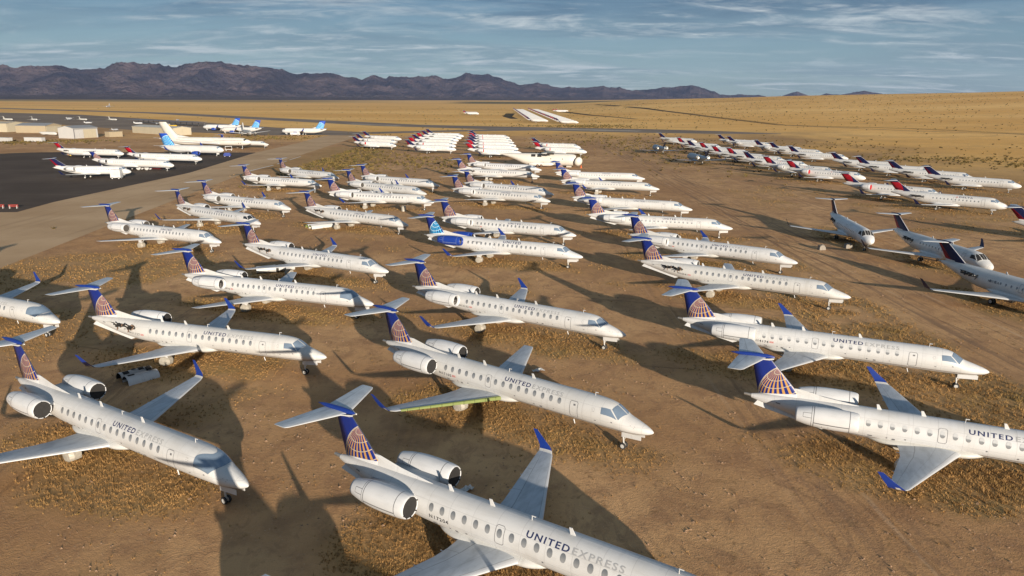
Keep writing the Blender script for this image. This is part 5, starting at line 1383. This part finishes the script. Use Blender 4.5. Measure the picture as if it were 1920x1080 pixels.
PALE = pave('runway_concrete', (.36, .31, .25), (.46, .41, .34), .05, (.03, .2, 1))
LINE = pave('line_paint', (.55, .52, .46), (.66, .63, .57), .6, (.8, .3, 1))
sheet('taxiway', [(-117.1, 164.6), (-113.3, 164.9), (-115.2, 181.4), (-114.0, 222.6), (-113.0, 255.4), (-122.9, 352.4), (-124.5, 429), (-130, 501), (-121, 560), (-108, 560), (-102.5, 441.7), (-97.3, 334.1), (-92.3, 242.2), (-87.1, 187.4), (-82.6, 142.1), (-79.1, 109.0), (-76, 70), (-130, 70), (-135, 130)], LANE, .004)
sheet('apron', [(-300, 250), (-262, 310), (-228.1, 345.1), (-213.3, 349.6), (-168.3, 351.0), (-122.9, 352.4), (-113.0, 255.4), (-114.0, 222.6), (-115.2, 181.4), (-113.5, 165.1), (-150, 160), (-240, 170)], ASPH, .008)
sheet('ramp', [(-806, 1172), (-617, 1062), (-373, 823), (-198, 638), (-112, 566), (-112, 520), (-172, 515), (-215, 540), (-300, 585), (-420, 690), (-548, 794), (-840, 1000)], RAMP, .006)
run = [(-1400, 1800), (-1077, 1568), (-564, 1191), (-322, 933), (-108, 713), (-30, 671), (18, 651), (105, 612), (160, 588), (205, 566)]
sheet('runway', band(run, [46, 46, 46, 46, 52, 58, 66, 66, 48, 8]), RUN, .03, 40)
sheet('runway_marking', band([(30, 640), (60, 628), (104, 606)], [6, 22, 14]), PALE, .07, 20)
sheet('runway_marking', band([(-165, 748), (-108, 704)], [10, 10]), PALE, .07, 20)
sheet('taxi_link', band([(-118, 548), (-60, 590), (-10, 620), (30, 640)], [30, 24, 34, 40]), RUN, .02, 20)
for a, b in (((-94.6, 262.1), (-93.4, 286)), ((-93.6, 291), (-94.2, 306)), ((-94.6, 311), (-95.2, 330))):
    sheet('painted_line', band([a, b], .9 if a[1] < 270 else .7), LINE, .012)
ditch = [(237, 2160), (243, 1450), (250, 1026), (258, 721), (300, 680), (344, 648), (386, 560), (430, 480)]
DIT = pave('ditch_scrub', (.06, .048, .028), (.10, .078, .045), .1, (.3, .02, 1), .8)
DUST = pave('dirt_road', (.27, .18, .10), (.33, .23, .135), .05, (.3, .02, 1))
sheet('dirt_road', band(ditch, [9, 8, 6, 4.5, 3.0, 2.6, 2.6, 2.4]), DIT, .05, 24)
sheet('dirt_road', band([(p[0]+7, p[1]+4) for p in ditch], [8, 7, 4, 3, 2.2, 2, 2, 2]), DIT, .05, 24)
sheet('dirt_road', band([(258, 721), (330, 610), (470, 470)], [5, 4, 3]), DUST, .06, 24)
sheet('dirt_road', band([(92, 1480), (116, 1100), (150, 900)], [14, 10, 6]), DIT, .05, 30)
sheet('dirt_road', band([(-4, 1300), (-8, 1080), (2, 960)], [16, 14, 10]), DIT, .05, 30)
sheet('dirt_road', band([(-1400, 2050), (-700, 1900), (100, 1830), (700, 1750)], [16, 16, 16, 12]), DUST, .05, 40)

# ------------------------------------------------------------------ dry grass and scrub (uncountable: one mesh each)
def tufts(name, pts, h, nb, wd, lean, mat, tint):
    n = len(pts); k = n*nb
    base = np.repeat(pts, nb, 0); hh = np.repeat(h, nb)*rng.uniform(.55, 1.15, k); a = rng.uniform(0, 2*PI, k); b = rng.uniform(0, 2*PI, k)
    sp = np.repeat(h, nb)*.38; off = np.stack([np.cos(b)*sp*rng.random(k), np.sin(b)*sp*rng.random(k), np.zeros(k)], 1); base = base+off
    w = np.repeat(wd, nb)*rng.uniform(.6, 1.3, k); ln = hh*rng.uniform(.1, lean, k)
    d = np.stack([np.cos(a), np.sin(a), np.zeros(k)], 1); t = np.stack([np.cos(b), np.sin(b), np.zeros(k)], 1)
    v = np.stack([base-d*w[:, None]-[0, 0, .03], base+d*w[:, None]-[0, 0, .03], base+t*ln[:, None]+np.stack([np.zeros(k), np.zeros(k), hh], 1)], 1).reshape(-1, 3)
    me = bpy.data.meshes.new(name); me.vertices.add(3*k); me.vertices.foreach_set('co', v.ravel().astype(np.float32))
    me.loops.add(3*k); me.loops.foreach_set('vertex_index', np.arange(3*k, dtype=np.int32)); me.polygons.add(k); me.polygons.foreach_set('loop_start', (np.arange(k)*3).astype(np.int32))
    me.materials.append(mat); me.update(calc_edges=True)
    setattr_(me, 'tint', np.repeat(np.repeat(tint, nb)+rng.uniform(-.15, .15, k), 3)); return me
def grass_mat(name, a, b, c):
    m = Mat(name, .9, .1); t = m.attr('tint'); n = m.noise(.16, 3)
    col = m.mix(t.sat(), a, b); col = m.mix(n.step(.52, .70)*.55, col, c); m.color(col)
    return m.m
N = 420000
d = 20*np.exp(rng.random(N)*math.log(250/20)); th = rng.uniform(-.72, .72, N); x, y = d*np.tan(th)*.98, d
cvv = cover(x, y)
apr = ((x < -76) & (y > 100) & (y < 520)) & ~((x > -96) & (y < 250))
hide = (x < -79-.15*(y-109)) & (x > -116) & (y > 100)
keep = (rng.random(N) < cvv**1.6*.62+.003) & ~apr & ~hide & (np.abs(x) < 230)
x, y = x[keep], y[keep]; n = len(x); dist = np.hypot(x, y)
hgt = rng.uniform(.045, .155, n)*(1+.7*fbm(x/5, y/5, 44, 2))*np.where((x > 32) & (x < 52) & (y < 100), 1.45, 1.0)*(.8+dist/300)
pts = np.stack([x, y, np.zeros(n)], 1)
gmesh = tufts('dry_grass_blades', pts, hgt, 7, .012+dist*.00018, .9, grass_mat('dry_grass', (.22, .126, .048), (.41, .245, .098), (.21, .16, .055)), fbm(x/1.7, y/1.7, 71, 2)*1.3-.15)
g = put('dry_grass', gmesh); g['kind'] = 'stuff'; g['label'] = 'dry straw coloured grass growing in patches under the parked jets'
# low dark scrub on the fields beyond
def scatter(cx, cy, rx, ry, n): return np.stack([cx+rng.normal(0, rx, n), cy+rng.normal(0, ry, n)], 1)
Q = [scatter(-76, 330, 11, 55, 900), scatter(-70, 280, 12, 25, 300), scatter(-40, 300, 16, 20, 260), scatter(20, 345, 10, 10, 90), scatter(58, 470, 30, 40, 260), scatter(190, 330, 26, 10, 240), scatter(225, 300, 22, 8, 200), scatter(150, 420, 60, 40, 300),
     scatter(-285, 420, 22, 9, 300), scatter(-262, 437, 14, 5, 160), scatter(-160, 480, 16, 14, 260), scatter(75, 700, 22, 26, 420), scatter(30, 690, 40, 25, 260), scatter(60, 900, 200, 180, 260), scatter(330, 800, 190, 200, 420), scatter(600, 1400, 330, 350, 800), scatter(200, 1500, 500, 350, 420), scatter(-100, 430, 14, 60, 160), scatter(88, 360, 14, 60, 260), scatter(62, 380, 7, 70, 120)]
q = np.concatenate(Q); x, y = q[:, 0], q[:, 1]; ok = (y > 110) & (np.abs(x/y) < .8) & ~((x < -82) & (x > -128) & (y > 160) & (y < 520)); x, y = x[ok], y[ok]; n = len(x); dist = np.hypot(x, y)
# keep the scrub off the runway and the parked jets
ok = (seg_dist(x, y, run) > 34) & ~((x > 10) & (x < 72) & (y > 740) & (y < 1580)); x, y, dist = x[ok], y[ok], dist[ok]; n = len(x)
hgt = rng.uniform(.30, .85, n)*(1+dist/2600)
smesh = tufts('scrub_leaves', np.stack([x, y, terrain(x, y)], 1), hgt, 20, .09+dist*.00016, 1.3, grass_mat('scrub', (.075, .06, .025), (.22, .155, .055), (.11, .115, .04)), rng.random(n))
s = put('scrub', smesh); s['kind'] = 'stuff'; s['label'] = 'low dark scrub dotted over the dry fields'
# stones and clods on the bare dirt
N = 9000; d = 24*np.exp(rng.random(N)*math.log(110/24)); th = rng.uniform(-.72, .72, N); x, y = d*np.tan(th), d
kp = (fbm(x/6, y/6, 91, 3) > .5) & (x > -75); x, y = x[kp], y[kp]; n = len(x); r = (.015+.075*rng.random(n)**3)*(1+d[kp]/150)
oc = np.array([(1, 0, 0), (0, 1, 0), (-1, 0, 0), (0, -1, 0), (0, 0, .8)]); v = (np.stack([x, y, np.zeros(n)], 1)[:, None, :]+oc[None]*(r[:, None, None]*rng.uniform(.6, 1.4, (n, 5, 1)))).reshape(-1, 3)
f4 = np.array([(0, 1, 4), (1, 2, 4), (2, 3, 4), (3, 0, 4)]); f = (np.arange(n)[:, None, None]*5+f4[None]).reshape(-1, 3)
me = bpy.data.meshes.new('clods'); me.from_pydata(v.tolist(), [], f.tolist()); me.materials.append(plain('clod', (.26, .165, .10), .95, vary=.5, scale=.6))
c_ = put('dirt_clods', me); c_['kind'] = 'stuff'; c_['label'] = 'small stones and clods strewn on the bare dirt'

# ------------------------------------------------------------------ mountains
def rock_mat():
    m = Mat('mountain_rock', .95, .1); P = m.tc('Object'); x, y, z = m.xyz(P)
    n = m.noise(.0022, 7, .62, P); n2 = m.noise(.009, 5, .6, P)
    c = m.mix(n.step(.35, .68), (.030, .027, .036), (.108, .082, .082)); c = m.mix(n2.step(.5, .7)*.5, c, (.042, .044, .036))
    lo = (z+(n-.5)*140.0).step(70, 10); c = m.mix(lo*.5, c, (.095, .075, .055))
    m.color(c); m.bump(n*1.2+n2*.8+m.noise(.03, 4, .6, P)*.25, 1.0, 90.0); return m.m
ROCK = rock_mat()
def ridged(x, y, seed, oct=5):
    s, a, t = 0, 1.0, 0
    for o in range(oct):
        n = 1-np.abs(2*vnoise(x*2**o, y*2**o, seed+o*13)-1); s = s+a*n*n; t += a; a *= .5
    return s/t
def mountain(name, prof, foot, depth, rows=150, step=.0011):
    az = np.arange(prof[0][0], prof[-1][0], step); pa = np.array(prof)
    e = np.interp(az, pa[:, 0], pa[:, 1])+(ridged(az*38, az*0+.5, 3, 5)-.40)*.0075*np.clip(np.interp(az, pa[:, 0], pa[:, 1])/.025, .25, 1)
    f0 = np.interp(az, [p[0] for p in foot], [p[1] for p in foot]); t = np.concatenate([np.linspace(0, 1, rows), np.linspace(1, 1.6, 30)[1:]])
    A, T = np.meshgrid(az, t); Y = f0[None, :]+T*depth; X = A*Y
    crest = 25.8+e[None, :]*(f0[None, :]+depth)
    up = np.clip(T, 0, 1); sh = .12*up+.88*up**1.75
    wx = (fbm(X/900, Y/900, 51, 3)-.5)*900; wy = (fbm(X/900, Y/900, 77, 3)-.5)*900
    rg = ridged((X+wx)/1150, (Y+wy)/1500, 8, 6); rg2 = ridged((X+wx*.4)/330, (Y+wy*.4)/420, 19, 4)
    amp = np.sin(np.clip(T, 0, 1)*PI*.94)**.8
    Z = crest*sh*(1-amp*.95*(1-rg)-amp*.34*(1-rg2)); Z = np.where(T > 1, crest*(1-(T-1)*1.1)*(1-.3*(T-1)*(1-rg)), Z)
    o = structure(put(name, gridmesh(name, X, Y, Z-2, ROCK))); return o
PR = [(-.78, .036), (-.7197, .0388), (-.6773, .0396), (-.6353, .0378), (-.6, .0387), (-.5721, .0368), (-.5403, .0376), (-.5256, .0417), (-.5042, .0445), (-.4799, .0419), (-.4519, .0407), (-.4341, .0421), (-.4196, .0462), (-.4053, .0483), (-.3881, .045), (-.3672, .0431), (-.3391, .0426), (-.3183, .0387), (-.2907, .0307), (-.2731, .0308), (-.2588, .0329), (-.2413, .0309), (-.2239, .0269), (-.2133, .0263), (-.1994, .023), (-.1851, .0264), (-.1675, .0245), (-.1603, .0279), (-.1427, .0246), (-.1286, .026), (-.1074, .0261), (-.0862, .0269), (-.072, .0283), (-.0614, .0311), (-.0508, .0305), (-.0402, .0292), (-.0296, .0306), (-.0155, .0252), (.0093, .0185), (.034, .0193), (.0447, .0187), (.0624, .0147), (.0837, .0134), (.0979, .0149), (.1191, .0163), (.1404, .0151), (.1582, .0117), (.1688, .0125), (.1864, .0146), (.2112, .0154), (.2217, .0168), (.2466, .0156), (.2682, .0109), (.2757, .0061), (.2899, .0055), (.3041, .0063), (.3254, .0057), (.3398, .0037), (.36, .001)]
mountain('mountain_range', PR, [(-.8, 4700), (-.33, 6200), (0, 8300), (.36, 8800)], 3600)
mountain('hills', [(.345, .001), (.3575, .0045), (.3678, .008), (.3782, .0108), (.3929, .006), (.4037, .0047), (.4175, .0082), (.4247, .0069), (.4355, .0062), (.4528, .0097), (.4666, .0125), (.4811, .0099), (.4936, .0072), (.51, .002)], [(.3, 10500), (.6, 10500)], 2200, 60)

# ------------------------------------------------------------------ air
HAZE = 2.0e-5
hz = bpy.data.materials.new('haze_air'); hz.use_nodes = True; nt = hz.node_tree; nt.nodes.remove(nt.nodes['Principled BSDF'])
pv = nt.nodes.new('ShaderNodeVolumePrincipled'); pv.inputs['Density'].default_value = HAZE; pv.inputs['Color'].default_value = (.42, .58, 1.0, 1); pv.inputs['Anisotropy'].default_value = .1
nt.links.new(pv.outputs[0], nt.nodes['Material Output'].inputs['Volume'])
mb = MB(); mb.box((0, 7550, 349), (26600, 16300, 702)); h_ = put('haze', mb.mesh('haze_box', hz)); h_['kind'] = 'stuff'

# ------------------------------------------------------------------ sky, sun, camera
SUN_AZ, SUN_EL = 112.0, 9.3
w = bpy.data.worlds.new('World'); scene.world = w; w.use_nodes = True; nt = w.node_tree
bg = nt.nodes['Background']
class WM(Mat):
    def __init__(s, nt): s.nt = nt; s._tc = None
k = WM(nt)
sky = nt.nodes.new('ShaderNodeTexSky'); sky.sky_type = 'NISHITA'; sky.sun_disc = False; sky.sun_elevation = R(SUN_EL); sky.sun_rotation = R(158); sky.altitude = 1200; sky.air_density = 1.0; sky.dust_density = .7; sky.ozone_density = 2.0
dx, dy, dz = k.xyz(k.tc('Generated'))
den = dz.max(0.0)+.10
cmb = nt.nodes.new('ShaderNodeCombineXYZ'); nt.links.new((dx/den).k, cmb.inputs[0]); nt.links.new((dy/den).k, cmb.inputs[1])
P = cmb.outputs[0]
wisp = k.noise(1.0, 8, .60, k.scaled(P, (.85, 1.55, 1), (1.7, .3, 0), R(6)), 1.6)
wisp2 = k.noise(1.0, 9, .68, k.scaled(P, (2.8, 5.2, 1), (4.1, 2.2, 0), R(9)), 1.2)
mass = k.noise(1.0, 4, .5, k.scaled(P, (.40, .85, 1), (.4, 7.3, 0)), .6)
grad = dz.max(0.0).step(.0, .20)
blue = k.mix(grad, (2.3, 3.75, 4.5), (.42, 1.28, 2.70))
c = k.mix(.70, sky.outputs[0], blue)
veil = mass.step(.36, .62)*.50
c = k.mix(veil*.8, c, (1.9, 2.75, 3.35))
shade = (k.noise(1.0, 6, .58, k.scaled(P, (.62, 1.5, 1), (8.2, 1.1, 0)), .8)).step(.45, .64)*dz.step(.05, .16)
c = k.mix(shade*.75, c, (.52, 1.15, 2.05))
m1 = (wisp*.64+wisp2*.36).step(.44, .68)*(mass.step(.36, .58)*.9+.1)
c = k.mix(m1*.85, c, (6.6, 7.2, 7.4))
nt.links.new(c, bg.inputs['Color']); bg.inputs['Strength'].default_value = .061

sd = bpy.data.lights.new('sun', 'SUN'); sd.energy = 5.0; sd.angle = R(.53); sd.color = (1.0, .87, .715)
so = bpy.data.objects.new('sun', sd); COL.objects.link(so)
ce = math.cos(R(SUN_EL)); so.rotation_euler = Vector((ce*math.cos(R(SUN_AZ)), ce*math.sin(R(SUN_AZ)), -math.sin(R(SUN_EL)))).to_track_quat('-Z', 'Y').to_euler()
so.location = (0, -30, 60)

cd = bpy.data.cameras.new('camera'); cam = bpy.data.objects.new('camera', cd); COL.objects.link(cam); scene.camera = cam
cd.sensor_width = 36; cd.lens = 1360/1920*36; cd.clip_start = .5; cd.clip_end = 60000
pt, rl = R(14.669), .005
rt, up, fw = Vector((1, 0, 0)), Vector((0, math.sin(pt), math.cos(pt))), Vector((0, math.cos(pt), -math.sin(pt)))
r2, u2 = rt*math.cos(rl)+up*math.sin(rl), -rt*math.sin(rl)+up*math.cos(rl)
from mathutils import Matrix
mw = Matrix((r2, u2, -fw)).transposed().to_4x4(); mw.translation = (0, 0, 25.8); cam.matrix_world = mw

vs_ = scene.view_settings; vs_.view_transform = 'Standard'; vs_.look = 'None'; vs_.gamma = 1.0; vs_.exposure = .70; vs_.use_curve_mapping = False
scene.cycles.max_bounces = 5; scene.cycles.diffuse_bounces = 3; scene.cycles.glossy_bounces = 2; scene.cycles.volume_bounces = 0; scene.cycles.transmission_bounces = 2
scene.cycles.use_denoising = True
